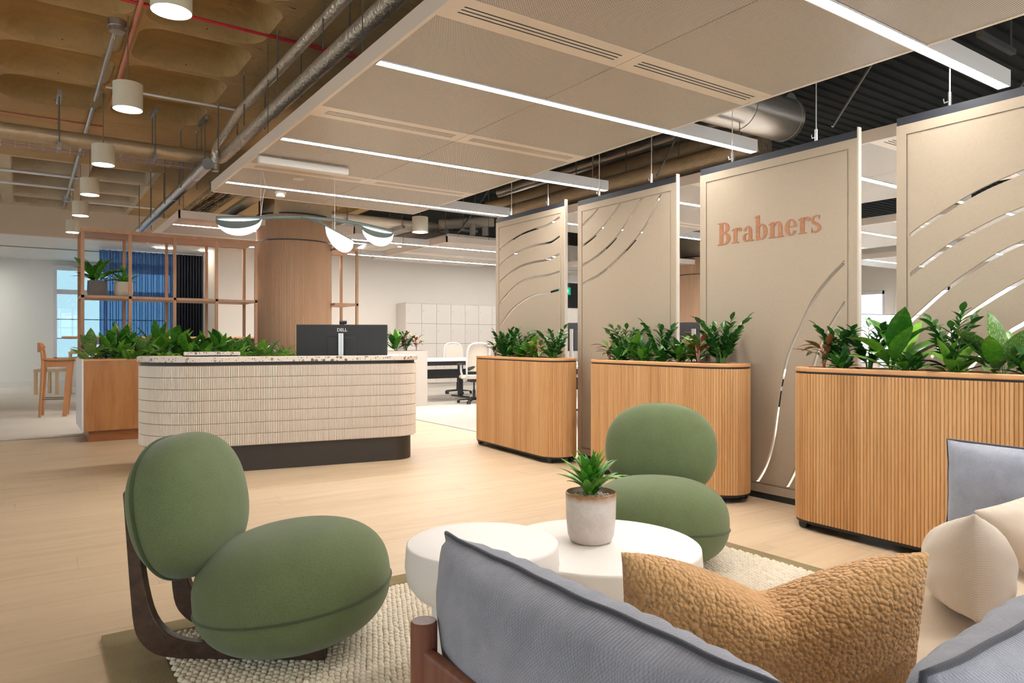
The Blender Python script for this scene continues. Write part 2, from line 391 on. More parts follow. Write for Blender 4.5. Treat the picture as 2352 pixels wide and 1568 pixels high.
# ------------------------------------------------------------------ the setting
R = random.Random(5)
XT, YT = 4.75, 10.08                              # timber floor ends here, carpet beyond
fl = MB().box(-3.4, XT, -3.0, YT, -.06, -.016).build('floor', M['rim_oak']); struct(fl)
pw, row, pl_meshes = .24, 0, {}
y = -3.0
while y < YT - .01:
    w = min(pw, YT - y); x = -3.4 - R.uniform(0, 1.8)
    while x < XT - .01:
        L = R.choice((1.8, 2.1, 2.4)); x0, x1 = max(x, -3.4), min(x+L, XT)
        if x1 - x0 > .02:
            key = (round(x1-x0, 2), round(w, 2))
            if key not in pl_meshes: pl_meshes[key] = MB().box(0, x1-x0-.0012, 0, w-.0012, -.016, 0).mesh('plank')
            obj('plank', pl_meshes[key], M['oak_floor'], fl, loc=(x0, y, 0))
        x += L
    y += pw
struct(MB().box(XT, 18, -5, YT, -.06, 0).box(-7, 18, YT, 21.4, -.06, 0).box(-7, -3.4, -5, YT, -.06, 0).box(-3.4, XT, -5, -3.0, -.06, 0).build('floor_carpet', M['carpet']))
struct(MB().box(XT-.012, XT+.012, -1, YT, 0, .003).box(-3.4, .55, YT-.012, YT+.012, 0, .003).build('trim_1', M['steel_dark']))

# waffle slab over the left side, flat soffit elsewhere
ZC = 3.75
ce = MB().box(1.75, 5.2, -5, 12.1, ZC, ZC+.5).box(-7, 1.75, 9.3, 12.1, ZC, ZC+.5).box(1.75, 5.2, 12.1, 16.45, ZC, ZC+.5)\
      .box(-7, -3.25, -5, 9.3, ZC, ZC+.5).box(-7, -3.25, 12.1, 16.45, ZC, ZC+.5).box(-3.25, 1.75, -5, .8, ZC, ZC+.5)\
      .box(-3.25, 1.75, .8, 9.3, ZC+.36, ZC+.5).box(-3.25, 1.75, 12.1, 16.45, ZC+.62, ZC+.7).build('ceiling', M['concrete']); struct(ce)
def coffer_mesh(px, py, rib, deep, rad, taper):
    mb = MB(); n = 8
    def loop(w, d, r): return rrect(w, d, r, n)
    loops = []
    outer = []
    for x, y_ in loop(px-rib, py-rib, rad):
        s = max(abs(x)/(px/2), abs(y_)/(py/2)); outer.append((x/s, y_/s, 0))
    loops.append(outer)
    for k, (dz, tp) in enumerate(((0,0),(.03,.015),(deep*.35,taper*.35),(deep*.7,taper*.7),(deep*.9,taper*1.25),(deep,taper*2.1))):
        loops.append([(x, y_, dz) for x, y_ in loop(px-rib-2*tp, py-rib-2*tp, max(rad-tp*.3, .02))])
    N = len(outer); vs = [p for l in loops for p in l]; fs = []
    for i in range(len(loops)-1):
        for k in range(N): fs.append((i*N+k, i*N+(k+1)%N, (i+1)*N+(k+1)%N, (i+1)*N+k))
    fs.append(tuple((len(loops)-1)*N+k for k in range(N)))
    mb.add(vs, fs); return mb.mesh('coffer', .7)
cm = coffer_mesh(1.0, .945, .08, .23, .20, .065); cm.materials.append(M['concrete'])
cm2 = coffer_mesh(1.0, 1.0875, .16, .60, .03, .05); cm2.materials.append(M['concrete_pale'])
for i in range(5):
    for j in range(9): obj('coffer', cm, None, ce, loc=(-2.75+i, .8+.4725+j*.945, ZC))
    for j in range(4): obj('coffer', cm2, None, ce, loc=(-2.75+i, 12.1+.54+j*1.0875, ZC))
# dark profiled deck over the open-plan side
dk = MB().box(5.2, 18, -5, 16.45, 4.02, 4.1)
for k in range(140):
    y0 = -5+.15*k; dk.add([(5.2,y0,4.02),(18,y0,4.02),(18,y0+.015,4.0),(5.2,y0+.015,4.0),(5.2,y0+.10,4.0),(18,y0+.10,4.0),(5.2,y0+.115,4.02),(18,y0+.115,4.02)],
        [(0,1,2,3),(3,2,5,4),(4,5,7,6)])
struct(dk.build('ceiling_deck', M['metal_deck']))
struct(MB().box(5.1, 5.3, -5, 16.45, 3.6, 4.25).build('ceiling_beam', M['concrete']))

# walls
struct(MB().box(3.47, 18, 16.45, 16.62, 0, 4.2).build('wall_back', M['wall_cream']))
struct(MB().box(3.47, 3.62, 16.62, 21.4, 0, 4.2).build('wall_return', M['wall_cream']))
struct(MB().box(-7, 3.47, 16.45, 16.6, 3.2, 4.4).box(-7, 3.47, 16.425, 16.45, 3.90, 3.93).build('wall_bulkhead', M['tan_paint']))
struct(MB().box(-7, 3.62, 16.6, 21.5, 3.2, 3.3).build('ceiling_soffit', M['white']))
struct(MB().box(-7, 3.47, 18.6, 18.64, 3.185, 3.2).build('trim_2', M['steel_dark']))
WX0, WX1, WZ0, WZ1 = .62, 3.38, .70, 3.08
struct(MB().box(-7, WX0, 21.4, 21.6, 0, 3.3).box(WX1, 3.62, 21.4, 21.6, 0, 3.3).box(WX0, WX1, 21.4, 21.6, 0, WZ0).box(WX0, WX1, 21.4, 21.6, WZ1, 3.3).build('wall_far', M['wall_pale']))
struct(MB().box(-7, 3.47, 21.37, 21.4, 0, .16).build('baseboard_far', M['white']))
w1 = MB().box(WX0-.02, WX0+.06, 21.38, 21.46, WZ0, WZ1).box(WX1-.06, WX1+.02, 21.38, 21.46, WZ0, WZ1).box(WX0, WX1, 21.38, 21.46, WZ0-.03, WZ0+.05).box(WX0, WX1, 21.38, 21.46, WZ1-.1, WZ1).box(WX0, WX1, 21.40, 21.45, 2.36, 2.48).box(1.72, 1.80, 21.40, 21.45, WZ0, WZ1).build('window_1', M['white_metal']); struct(w1)
for x0, x1 in ((WX0+.06, 1.72), (1.80, WX1-.06)):
    for z0, z1 in ((WZ0+.05, 2.36), (2.48, WZ1-.1)): MB().box(x0, x1, 21.425, 21.431, z0, z1).build('pane', M['dimmed_glass'], w1)
for z in (1.72, 1.23): MB().tube([(WX0+.06, 21.5, z), (WX1-.06, 21.5, z)], .012, 6).build('guard_rail', M['steel_dark'], w1)
MB().box(WX0-.02, WX1+.02, 21.26, 21.38, WZ1-.12, WZ1).build('blind_cassette', M['white_metal'], w1)
WW = ((9.45, 10.5), (7.9, 9.15), (5.6, 7.2), (2.6, 4.6))
wr = MB(); prev = -5
for a, b in sorted(WW): wr.box(18, 18.2, prev, a, 0, 4.2); wr.box(18, 18.2, a, b, 0, .9); wr.box(18, 18.2, a, b, 2.42, 4.2); prev = b
wr.box(18, 18.2, prev, 16.62, 0, 4.2); struct(wr.build('wall_right', M['wall_cream']))
for i, (a, b) in enumerate(WW):
    w = MB().box(17.97, 18.06, a-.03, a+.05, .88, 2.44).box(17.97, 18.06, b-.05, b+.03, .88, 2.44).box(17.97, 18.06, a, b, .87, .93).box(17.97, 18.06, a, b, 2.36, 2.44).build(f'window_{i+2}', M['white_metal']); struct(w)
    MB().box(18.02, 18.026, a+.05, b-.05, .93, 2.36).build('pane', M['glass'], w)
def portal(c, n, w, h):                             # tells the sampler where daylight comes in
    l = bpy.data.lights.new('daylight_opening', 'AREA'); l.shape = 'RECTANGLE'; l.size = w; l.size_y = h; l.cycles.is_portal = True
    o = bpy.data.objects.new('daylight_opening', l); COL.objects.link(o); o.location = c; o.rotation_euler = Vector(n).to_track_quat('-Z', 'Y').to_euler()
portal(((WX0+WX1)/2, 21.65, (WZ0+WZ1)/2), (0,-1,0), WX1-WX0, WZ1-WZ0)
for a, b in WW: portal((18.25, (a+b)/2, 1.66), (-1,0,0), b-a, 1.5)
def fill_window_wall(name, m, axis, fixed, lo, hi, wins, z0, z1, num):  # outer wall with out-of-view windows added to let in fill daylight
    mb = MB(); prev = lo
    def bx(a, b, za, zb): mb.box(fixed-.2, fixed, a, b, za, zb) if axis == 'x' else mb.box(a, b, fixed-.2, fixed, za, zb)
    for a, b in wins: bx(prev, a, 0, 4.4); bx(a, b, 0, z0); bx(a, b, z1, 4.4); prev = b
    bx(prev, hi, 0, 4.4); struct(mb.build(name, m))
    for i, (a, b) in enumerate(wins):
        w = MB()
        def fr(a_, b_, za, zb): w.box(fixed-.08, fixed-.01, a_, b_, za, zb) if axis == 'x' else w.box(a_, b_, fixed-.08, fixed-.01, za, zb)
        fr(a-.02, a+.05, z0, z1); fr(b-.05, b+.02, z0, z1); fr(a, b, z0-.02, z0+.05); fr(a, b, z1-.05, z1+.02); fr((a+b)/2-.03, (a+b)/2+.03, z0, z1)
        o = struct(w.build(f'window_{num+i}', M['white_metal']))
        for p, q in ((a+.05, (a+b)/2-.03), ((a+b)/2+.03, b-.05)):
            g = MB(); (g.box(fixed-.05, fixed-.044, p, q, z0+.05, z1-.05) if axis == 'x' else g.box(p, q, fixed-.05, fixed-.044, z0+.05, z1-.05)); g.build('pane', M['glass'], o)
        c = (fixed-.22, (a+b)/2, (z0+z1)/2) if axis == 'x' else ((a+b)/2, fixed-.22, (z0+z1)/2); portal(c, (1,0,0) if axis == 'x' else (0,1,0), b-a, z1-z0)
fill_window_wall('wall_left', M['wall_pale'], 'x', -7, -5, 21.6, [(-3.5+2.9*k, -1.5+2.9*k) for k in range(6)], .7, 3.1, 6)
fill_window_wall('wall_rear', M['wall_cream'], 'y', -5, -7.2, 18.2, [(-5.5+3*k, -3.1+3*k) for k in range(7)], .5, 3.1, 12)

# ------------------------------------------------------------------ columns with ribbed wraps
def column(x, y, label):
    t = thing('column', label, 'column', (x, y, 0)); r = .52
    n = 150; prof = []
    for k in range(n*2):
        a = 2*PI*k/(2*n); prof.append(((r if k % 2 else r-.006)*math.cos(a), (r if k % 2 else r-.006)*math.sin(a)))
    MB().prism(prof, .02, 2.545).build('ribbed_wrap', M['wrap'], t)
    MB().prism(prof, 2.56, 2.905).build('upper_wrap', M['wrap'], t)
    for z0, z1 in ((2.545, 2.56), (2.905, 2.925)): MB().lathe([(r+.004, z0), (r+.004, z1)], 64).build('trim_ring', M['black'], t, .6)
    MB().box(-.40, .40, -.40, .40, 2.9, ZC+.02).build('concrete_shaft', M['concrete_pale'], t)
column(3.21, 10.2, 'round column wrapped in ribbed tan timber between the open shelving units')
column(11.96, 10.2, 'round column wrapped in ribbed tan timber behind the hanging felt screens')

# ------------------------------------------------------------------ ceiling rafts and strip lights
ZR = 2.75
def raft(x0, x1, y0, y1, strips, label):
    t = thing('ceiling_raft', label, 'ceiling raft', ((x0+x1)/2, (y0+y1)/2, ZR), 0, 'perforated ceiling rafts')
    ox, oy = (x0+x1)/2, (y0+y1)/2; X0, X1, Y0, Y1 = x0-ox, x1-ox, y0-oy, y1-oy
    MB().box(X0, X0+.022, Y0, Y1, 0, .1).box(X1-.022, X1, Y0, Y1, 0, .1).box(X0, X1, Y0, Y0+.022, 0, .1).box(X0, X1, Y1-.022, Y1, 0, .1).build('fascia', M['raft_tan'], t)
    MB().box(X0+.02, X1-.02, Y0+.02, Y1-.02, .05, .058).build('lining', M['black'], t)
    cuts = []                                         # (y0, y1, kind)
    for s in strips:
        cuts.append((s-.04, s+.04, 'strip'))
        if s+1.155 < y1-.1: cuts.append((s+.92, s+1.155, 'grille'))
    cuts.sort(); edges = [y0+.022]; spans = []
    for a, b, k in cuts:
        spans.append((edges[-1], a, 'perf')); spans.append((a, b, k)); edges.append(b)
    spans.append((edges[-1], y1-.022, 'perf'))
    xm = 0
    for a, b, k in spans:
        a -= oy; b -= oy
        if b - a < .02 or k == 'strip': continue
        for xa, xb in ((X0+.022, xm-.002), (xm+.002, X1-.022)):
            if k == 'perf': MB().box(xa, xb, a+.001, b-.001, .004, .012).build('perforated_panel', M['perforated'], t)
            else:
                g = MB(); ys = [a]; yc = (a+b)/2
                for q in (-.032, 0, .032): ys += [yc+q-.007, yc+q+.007]
                ys.append(b)
                for i in range(0, len(ys), 2): g.box(xa+.075, xb-.075, ys[i], ys[i+1], .002, .0045)
                g.box(xa, xa+.075, a, b, .002, .0045).box(xb-.075, xb, a, b, .002, .0045)
                gp = g.build('grille_plate', M['raft_tan'], t); MB().box(xa+.06, xb-.06, yc-.05, yc+.05, .0055, .02).build('slot_shade', M['black'], gp)  # black box painted in for the shade inside the slots
    return t
def strip_light(x0, x1, y, label, group, glow='strip_glow', zz=ZR):
    t = thing('linear_light', label, 'strip light', ((x0+x1)/2, y, zz), 0, group); h = (x1-x0)/2
    MB().box(-h, h, -.036, -.030, -.003, .10).box(-h, h, .030, .036, -.003, .10).box(-h, h, -.03, .03, .09, .10).box(-h, -h+.004, -.03, .03, 0, .09).box(h-.004, h, -.03, .03, 0, .09).build('housing', M['white_metal'], t)
    if zz > ZR:
        for q in (-.8, .8): MB().tube([(h*q, 0, .1), (h*q, 0, (3.2 if y > 17 else ZC if x0+h*(1+q) < 5.2 else 4.0)-zz)], .004, 6).build('wire', M['steel_dark'], t)
    MB().box(-h+.004, h-.004, -.03, .03, -.001, .004).build('diffuser', M[glow], t)
SA = [-3.66, -1.80, .06, 1.92, 3.78, 5.63, 7.48]
raft(1.64, 4.04, -4.4, 8.07, SA, 'long perforated tan metal ceiling raft over the reception and lounge area')
NTH = ['first','second','third','fourth','fifth','sixth','seventh']
for i, s in enumerate(SA[::-1]): strip_light(1.67, 5.09, s, f'thin white strip light, {NTH[i]} from the desk end of the lounge raft', 'strip lights in the lounge raft')
raft(1.64, 4.04, 9.98, 12.95, [10.58, 12.38], 'perforated ceiling raft hung beyond the desk beside the ribbed column')
raft(5.59, 7.99, 9.98, 12.95, [10.58, 12.38], 'perforated ceiling raft hung over the bench desk by the lockers')
for s in (10.58, 12.38):
    q_ = 'nearer the desk' if s < 11 else 'nearer the lockers'
    strip_light(1.67, 5.09, s, f'thin white strip light in the raft behind the ribbed column, {q_}', 'strip lights beyond the desk', 'strip_glow_office')
    strip_light(5.12, 8.54, s, f'thin white strip light in the raft over the bench desk, {q_}', 'strip lights beyond the desk', 'strip_glow_office')
for i, x0 in enumerate((5.59, 9.54, 13.49)):
    raft(x0, x0+2.4, 1.2, 8.07, [1.92, 3.78, 5.63, 7.48], ('perforated ceiling raft just behind the hanging felt screens', 'perforated ceiling raft in the middle of the open-plan office', 'perforated ceiling raft beside the far office windows')[i])
    for j_, s in enumerate((7.48, 5.63, 3.78, 1.92)): strip_light(x0+.03, x0+3.45, s, f"white strip light, {NTH[j_]} from the lockers, in the {('raft behind the screens', 'middle office raft', 'raft by the office windows')[i]}", 'strip lights in the office rafts', 'strip_glow_office')
    if i: raft(x0, x0+2.4, 9.98, 12.95, [10.58, 12.38], ('perforated ceiling raft near the second column in the office', 'perforated ceiling raft in the far corner of the office')[i-1])
for x0 in (4.3, 8.2, 12.1):  # hidden strip lights added to brighten the back wall
    strip_light(x0, x0+3.42, 14.7, f"added fill strip light hung high before the back wall, {NTH[int((x0-4)/3.9)]} from the ribbed column", 'added fill strip lights along the back wall', 'strip_glow', 3.3)
strip_light(-5.2, -.9, 20.3, 'added fill strip light under the soffit of the far alcove', None, 'strip_glow_office', 3.1)  # out of view, added to brighten the pale far wall
for x, y in ((-1.1, 20.7), (-2.6, 20.7), (-4.1, 20.7), (-1.1, 18.3), (-2.6, 18.3), (1.2, 20.3)):
    t = thing('round_downlight', 'round recessed downlight in the white soffit by the far wall', 'downlight', (x, y, 3.2), 0, 'soffit round downlights')
    MB().lathe([(.075,-.004),(.085,-.004),(.085,.004),(.075,.004)], 24).build('bezel', M['white_metal'], t); MB().lathe([(0,-.002),(.074,-.002),(.074,.002)], 24).build('lens', M['pendant_glow'], t)
# wires that carry the visible rafts
for x, y in ((1.75, 4.2), (1.75, 6.3), (4.1, 4.7), (4.1, 6.1), (4.1, 7.6), (4.9, 3.78), (4.9, 5.63), (1.75, 10.3), (5.75, 10.3), (6.6, 10.3)):
    tag(MB().tube([(x, y, 2.85), (x, y, ZC if x < 5.2 else 3.93)], .004, 6).build('suspension_wire', M['steel_dark']), 'thin steel suspension wire between a ceiling raft and the slab', 'wire', 'raft suspension wires')
# fittings on the raft underside
t = thing('smoke_detector', 'white round smoke detector under the raft by the pendant light', 'smoke detector', at(7.60, -2.485, ZR))
MB().lathe([(.0,-.05),(.042,-.05),(.048,-.03),(.034,-.028),(.036,-.014),(.058,-.012),(.058,0.003)], 24).build('body', M['white'], t, .6)
tag(MB().lathe([(.055,-.004),(.055,.003)], 24).build('ceiling_speaker', M['raft_tan'], loc=at(6.98, -2.1, ZR)), 'small flush round disc set in the perforated raft', 'speaker')
t = thing('exit_sign_box', 'white slim emergency light box hung under the raft', 'emergency light', (2.03, 6.22, ZR))
MB().box(-.38, .42, -.03, .03, -.075, -.015).build('body', M['white'], t, bevel=.006)
for x in (-.2, .25): MB().tube([(x, 0, -.02), (x, 0, .004)], .006, 6).build('bracket', M['chrome'], t)

# ------------------------------------------------------------------ drum pendants
def drum(x, y, zb, label, group, top=ZC):
    t = thing('drum_pendant', label, 'pendant light', (x, y, zb), 0, group); r = .108; h = .205
    MB().lathe([(r-.004,.012),(r-.004,.0),(r,.0),(r,h),(0.001,h)], 32).build('shade', M['lamp_shade'], t, .6)
    MB().lathe([(.0,.012),(r-.005,.012),(r-.005,.02)], 32).build('diffuser', M['pendant_glow'], t)
    MB().tube([(0,0,h),(0,0,top-zb)], .004, 6).build('stem', M['steel_dark'], t)
for i, y in enumerate((14.15, 12.20, 10.40, 8.55, 6.40, 4.36)): drum(.68, y, 3.0, f'cream drum pendant in the row under the coffers, {NTH[i]} from the tan bulkhead', 'drum pendants under the coffers')
drum(4.42, 8.62, 2.63, 'lone cream drum pendant hanging beyond the raft corner', None)
drum(13.9, 7.9, 2.45, 'small drum pendant seen between the felt screens in the office', None, 3.9)
# ------------------------------------------------------------------ pipes, ducts and cables under the slab
def bend(pts, r=.12, k=5):                         # rounds the corners of a polyline
    pts = [Vector(p) for p in pts]; out = [pts[0]]
    for a, b, c in zip(pts, pts[1:], pts[2:]):
        u = (a-b).normalized(); w = (c-b).normalized(); p0 = b+u*r; p1 = b+w*r
        for i in range(k+1):
            t = i/k; out.append((1-t)**2*p0+2*t*(1-t)*b+t*t*p1)
    return out+[pts[-1]]
tag(MB().tube(bend([(-3.2, 8.86, 3.3), (1.80, 8.86, 3.3)]), .078, 16).build('insulated_pipe', M['lagging'], smooth=.9), 'thick beige lagged pipe crossing below the concrete slab on strut hangers', 'pipe')
tag(MB().tube(bend([(1.80, 8.86, 3.3), (1.91, 8.80, 3.3), (1.91, 8.6, 3.3), (1.91, -4, 3.3)], .08), .062, 16).build('foil_pipe', M['foil'], smooth=.9), 'thick foil-wrapped pipe running beside the raft edge', 'pipe')
tag(MB().tube(bend([(1.80, 8.62, 3.10), (1.80, 8.62, 3.36), (1.80, 8.0, 3.42), (1.78, 7.4, 3.46), (1.78, -4, 3.46)], .1), .042, 16).build('foil_pipe', M['foil'], smooth=.9), 'thinner foil-wrapped pipe above the thick one, bent down at its end', 'pipe')
t = thing('galvanised_duct', 'slim silver galvanised duct running to the tan bulkhead', 'duct', (1.66, 10.6, 3.1))
MB().tube([(0, -2.3, 0), (0, 3.6, 0)], .062, 20).build('duct_body', M['galv'], t, .9)
for y in (-1.6, -.2, 1.2, 2.6, 3.5): MB().tube([(0, y, 0), (0, y+.05, 0)], .066, 20).build('joint_band', M['galv'], t, .9)
def hanger(x, y, z0, z1, dx, label, group, dy=0, strut=True):
    t = thing('pipe_hanger', label, 'hanger', (x, y, z0), 0, group)
    for s in (-1, 1): MB().tube([(s*dx, s*dy, -.02), (s*dx, s*dy, z1-z0)], .006, 6).build('rod', M['steel_dark'], t)
    if not strut:
        for s in (-1, 1): MB().tube([(s*dx, 0, z1-z0-.03), (s*dx, 0, z1-z0)], .014, 6).build('anchor', M['galv'], t)
        return
    if dy: MB().box(-.02, .02, -dy-.05, dy+.05, -.04, 0).build('strut', M['galv'], t)
    else: MB().box(-dx-.05, dx+.05, -.02, .02, -.04, 0).build('strut', M['galv'], t)
    if dy: MB().box(-.02, .02, -dy-.09, dy+.09, z1-z0-.05, z1-z0).build('channel', M['galv'], t)
    else: MB().box(-dx-.09, dx+.09, -.02, .02, z1-z0-.05, z1-z0).build('channel', M['galv'], t)
for i, x in enumerate((1.72, 1.2, .30, -.62)): hanger(x, 8.86, 3.22, ZC, 0, f'twin-rod strut hanger on the beige lagged pipe, {NTH[i]} from its elbow', 'hangers on the lagged pipe', .1)
for i, y in enumerate((8.2, 7.1, 6.0, 4.9)): hanger(1.845, y, 3.25, ZC, .10, f'twin-rod hanger on the foil-wrapped pipes, {NTH[i]} from the elbow', 'hangers on the foil pipes', 0, False)
for i, y in enumerate((13.2, 11.9, 10.6, 9.4)): hanger(1.66, y, 3.04, ZC, .09, f'twin-rod hanger on the slim galvanised duct, {NTH[i]} from the bulkhead', 'hangers on the galvanised duct', 0, False)
# wire basket tray above the second raft
t = thing('cable_basket', 'zinc wire basket tray full of cables above the second raft', 'cable tray', (2.18, 11.2, 3.1))
mb = MB()
for k in range(44):
    y = -2.6+k*.1; mb.tube([(-.16, y, .08), (-.16, y, 0), (.16, y, 0), (.16, y, .08)], .0035, 4, caps=False)
mb.build('cross_wires', M['galv'], t)
mb = MB()
for x, z in ((-.16,.08),(-.16,.04),(-.16,0),(-.08,0),(0,0),(.08,0),(.16,0),(.16,.04),(.16,.08)): mb.tube([(x,-2.65,z),(x,1.75,z)], .0035, 4)
mb.build('long_wires', M['galv'], t)
for i, (x, c) in enumerate(((-.09,'black'),(-.05,'salmon'),(0,'white'),(.05,'black'),(.09,'white'))):
    MB().tube(spline([(x,-2.6,.02),(x+.02,-1.2,.02),(x-.02,.2,.02),(x,1.7,.02)]), .011, 6).build('cable', M[c], t, .9)
tag(MB().tube([(2.5, 8.2, 3.05), (2.5, 14.5, 3.05)], .07, 14).build('foil_pipe', M['lagging'], smooth=.9), 'lagged pipe beside the wire basket tray above the second raft', 'pipe')
t = thing('tray_support', 'horizontal steel strut on drop rods carrying the wire basket', 'hanger', (2.55, 9.2, 3.02))
MB().tube([(-.65,0,0),(.75,0,0)], .016, 8).build('strut', M['galv'], t)
for x in (-.6, .7): MB().tube([(x,0,0),(x,0,ZC-3.02)], .007, 6).build('rod', M['steel_dark'], t)
# wire basket along the beige pipe
t = thing('cable_basket', 'narrow wire cable basket slung beneath the beige lagged pipe', 'cable tray', (-.6, 8.86, 3.15)); mb = MB()
for k in range(42): x = -2.6+.12*k; mb.tube([(x,-.06,.05),(x,-.06,0),(x,.06,0),(x,.06,.05)], .003, 4, caps=False)
for y, z in ((-.06,.05),(-.06,0),(0,0),(.06,0),(.06,.05)): mb.tube([(-2.6,y,z),(2.4,y,z)], .003, 4)
mb.build('wires', M['galv'], t)
MB().tube([(-2.6,.0,.012),(2.4,.0,.012)], .008, 6).build('red_cable', M['salmon'], t)
# conduits on the ribs
tag(MB().tube([(.62, 6.62, 3.728), (.62, 8.75, 3.728)], .022, 10).build('conduit', M['galv'], smooth=.9), 'galvanised conduit feeding the drum pendants along the concrete rib', 'conduit')
tag(MB().tube([(.62, 9.0, 3.728), (.62, 16.3, 3.728)], .022, 10).build('conduit', M['galv'], smooth=.9), 'galvanised conduit beyond the beige pipe running to the bulkhead', 'conduit')
tag(MB().tube([(.73, 5.9, 3.732), (.78, 8.80, 3.732)], .018, 8).build('red_pipe', M['salmon'], smooth=.9), 'salmon-red pipe clipped along the concrete rib beside the conduit', 'pipe')
tag(MB().tube([(-.6, 6.08, 3.737), (.6, 6.08, 3.735), (1.3, 6.10, 3.735), (2.6, 6.12, 3.737)], .013, 8).build('red_cable', M['red_cable'], smooth=.9), 'bright red fire cable strung across the concrete soffit', 'cable')
tag(MB().tube([(-3, 9.85, 3.738), (.78, 9.85, 3.738)], .011, 8).build('red_pipe', M['salmon'], smooth=.9), 'thin salmon-red pipe on the flat slab beyond the beige lagged pipe', 'pipe')
tag(MB().tube([(.68, 8.27, 3.737), (1.95, 8.27, 3.737)], .013, 8).build('conduit', M['white_metal'], smooth=.9), 'thin white conduit crossing a concrete rib beside a drum pendant', 'conduit')
for y in (13.1, 14.1): tag(MB().tube([(-3, y, 3.73), (.7, y, 3.73)], .022, 8).build('conduit', M['white_metal'], smooth=.9), 'white conduit spanning the square concrete coffers by the bulkhead', 'conduit', 'white conduits by the bulkhead')
tag(MB().tube([(.7, 15.3, 3.735), (2.2, 15.3, 3.735)], .02, 8).build('conduit', M['white_metal'], smooth=.9), 'white conduit running along the top of the tan bulkhead', 'conduit')
for (x, y) in ((.62, 6.55), (.62, 15.0)):
    tag(MB().lathe([(.06,-.09),(.06,-.05),(.07,-.05),(.07,0)], 16).build('junction_box', M['galv'], smooth=.6, loc=(x, y, ZC)), 'round galvanised junction box fixed to the concrete rib', 'junction box', 'junction boxes on the rib')
# big ducts past the raft, above the screens
t = thing('spiral_duct', 'large shiny round metal duct ending above the felt screens', 'duct', (4.4, 3.86, 3.14))
MB().tube([(-1.6,0,0),(1.25,0,0)], .188, 40, caps=False).build('duct_body', M['duct_metal'], t, .9)
MB().tube([(1.22,0,0),(1.26,0,0)], .191, 40).build('end_cap', M['duct_metal'], t, .6)
for x in (-.5, .6): MB().tube([(x,0,0),(x+.03,0,0)], .192, 40, caps=False).build('joint_band', M['duct_metal'], t, .9)
for i, (x, z, r, y0, y1, m) in enumerate(((5.75, 3.0, .11, 4.15, 8.6, 'lagging'), (6.05, 3.25, .12, 4.1, 9.4, 'lagging'), (6.25, 3.52, .09, 4.2, 9.4, 'duct_metal'))):
    tag(MB().tube([(x,y0,z),(x,y1,z)], r, 24).build('round_duct', M[m], smooth=.9), ('bronze lagged round duct behind the screens, lowest of three', 'bronze lagged round duct behind the screens, middle of three', 'slim metal round duct behind the screens, highest of three')[i], 'duct')
for i, y in enumerate((6.9, 6.0, 5.2, 4.4)): hanger(5.95, y, 2.86, 4.0, .22, f'twin-rod hanger on the ducts behind the screens, {NTH[i]} from the lockers end', 'hangers behind the screens', 0, False)
for i, (x, y, x2, y2) in enumerate(((5.3, 3.2, 5.9, 2.8), (6.0, 2.3, 6.5, 1.6), (5.4, 5.2, 5.9, 4.9), (5.6, 9.6, 6.6, 9.9), (6.8, 9.7, 7.6, 9.8))):
    tag(MB().tube([(x,y,2.86),(x2,y2,4.0)], .012, 6).build('brace_rod', M['steel_dark']), 'slanting steel brace rod between a raft and the dark deck', 'brace', 'slanting braces under the deck')
t = thing('strut_bracket', 'grey steel channel bracket under the dark metal deck', 'bracket', (6.1, 2.35, 3.42))
MB().box(-.3,.3,-.02,.02,-.02,.02).build('channel', M['steel_dark'], t)
for x in (-.25,.25): MB().tube([(x,0,0),(x,0,.5)], .008, 6).build('rod', M['steel_dark'], t)
# rectangular duct and pale lagged pipes past the raft's far corner
tag(MB().box(4.55, 5.0, 5.9, 9.3, 3.15, 3.5).build('rectangular_duct', M['galv'], bevel=.004), 'flat silver rectangular duct above the raft edge', 'duct')
t = thing('busbar_trunking', 'long white electrical trunking above the raft corner with blue tap box', 'trunking', (4.9, 8.75, 3.05), 0)
MB().box(-.9, 1.5, -.05, .05, 0, .09).build('trunk', M['white_metal'], t); MB().box(-.75, -.45, -.06, .06, -.02, .12).build('tap_box', M['white'], t)
MB().box(-.44, -.36, -.055, .055, .01, .09).build('blue_end', plain('blue_end', (.05,.12,.42), .5), t); MB().box(-.9, 1.5, -.08, .08, -.05, -.03).build('tray', M['galv'], t)
for i in range(4):
    tag(MB().tube(bend([(3.75, 11.25+.13*i, 3.22), (6.15+.13*i, 11.25+.13*i, 3.22), (6.15+.13*i, 15.6, 3.22)], .1), .055, 12).build('white_pipe', M['white_lag'], smooth=.9), 'pale lagged pipe in the bent cluster above the rafts beyond the desk', 'pipe', 'pale lagged pipes beyond the desk')
hanger(6.45, 10.7, 3.12, 3.98, .12, 'twin-rod hanger holding the capped pipe end', 'hangers on the pale pipes')
t = thing('pipe_manifold', 'pale lagged pipe end with two capped stubs near the drum pendant', 'pipe', (6.42, 10.72, 3.22))
MB().tube([(-.35,.36,.0),(.0,.05,.02),(.42,-.22,.05)], .095, 14).build('pipe_body', M['white_lag'], t, .9)
for x in (.08,.30): MB().tube([(x,-.05-.3*(x-.08),0),(x,-.05-.3*(x-.08),-.2)], .055, 12).build('stub', M['white_lag'], t, .9)
for x, y in ((4.4, 11.45), (5.4, 11.45)): hanger(x, y, 3.15, ZC if x < 5.2 else 3.98, 0, 'twin-rod hanger holding the pale lagged pipes', 'hangers on the pale pipes', .25)

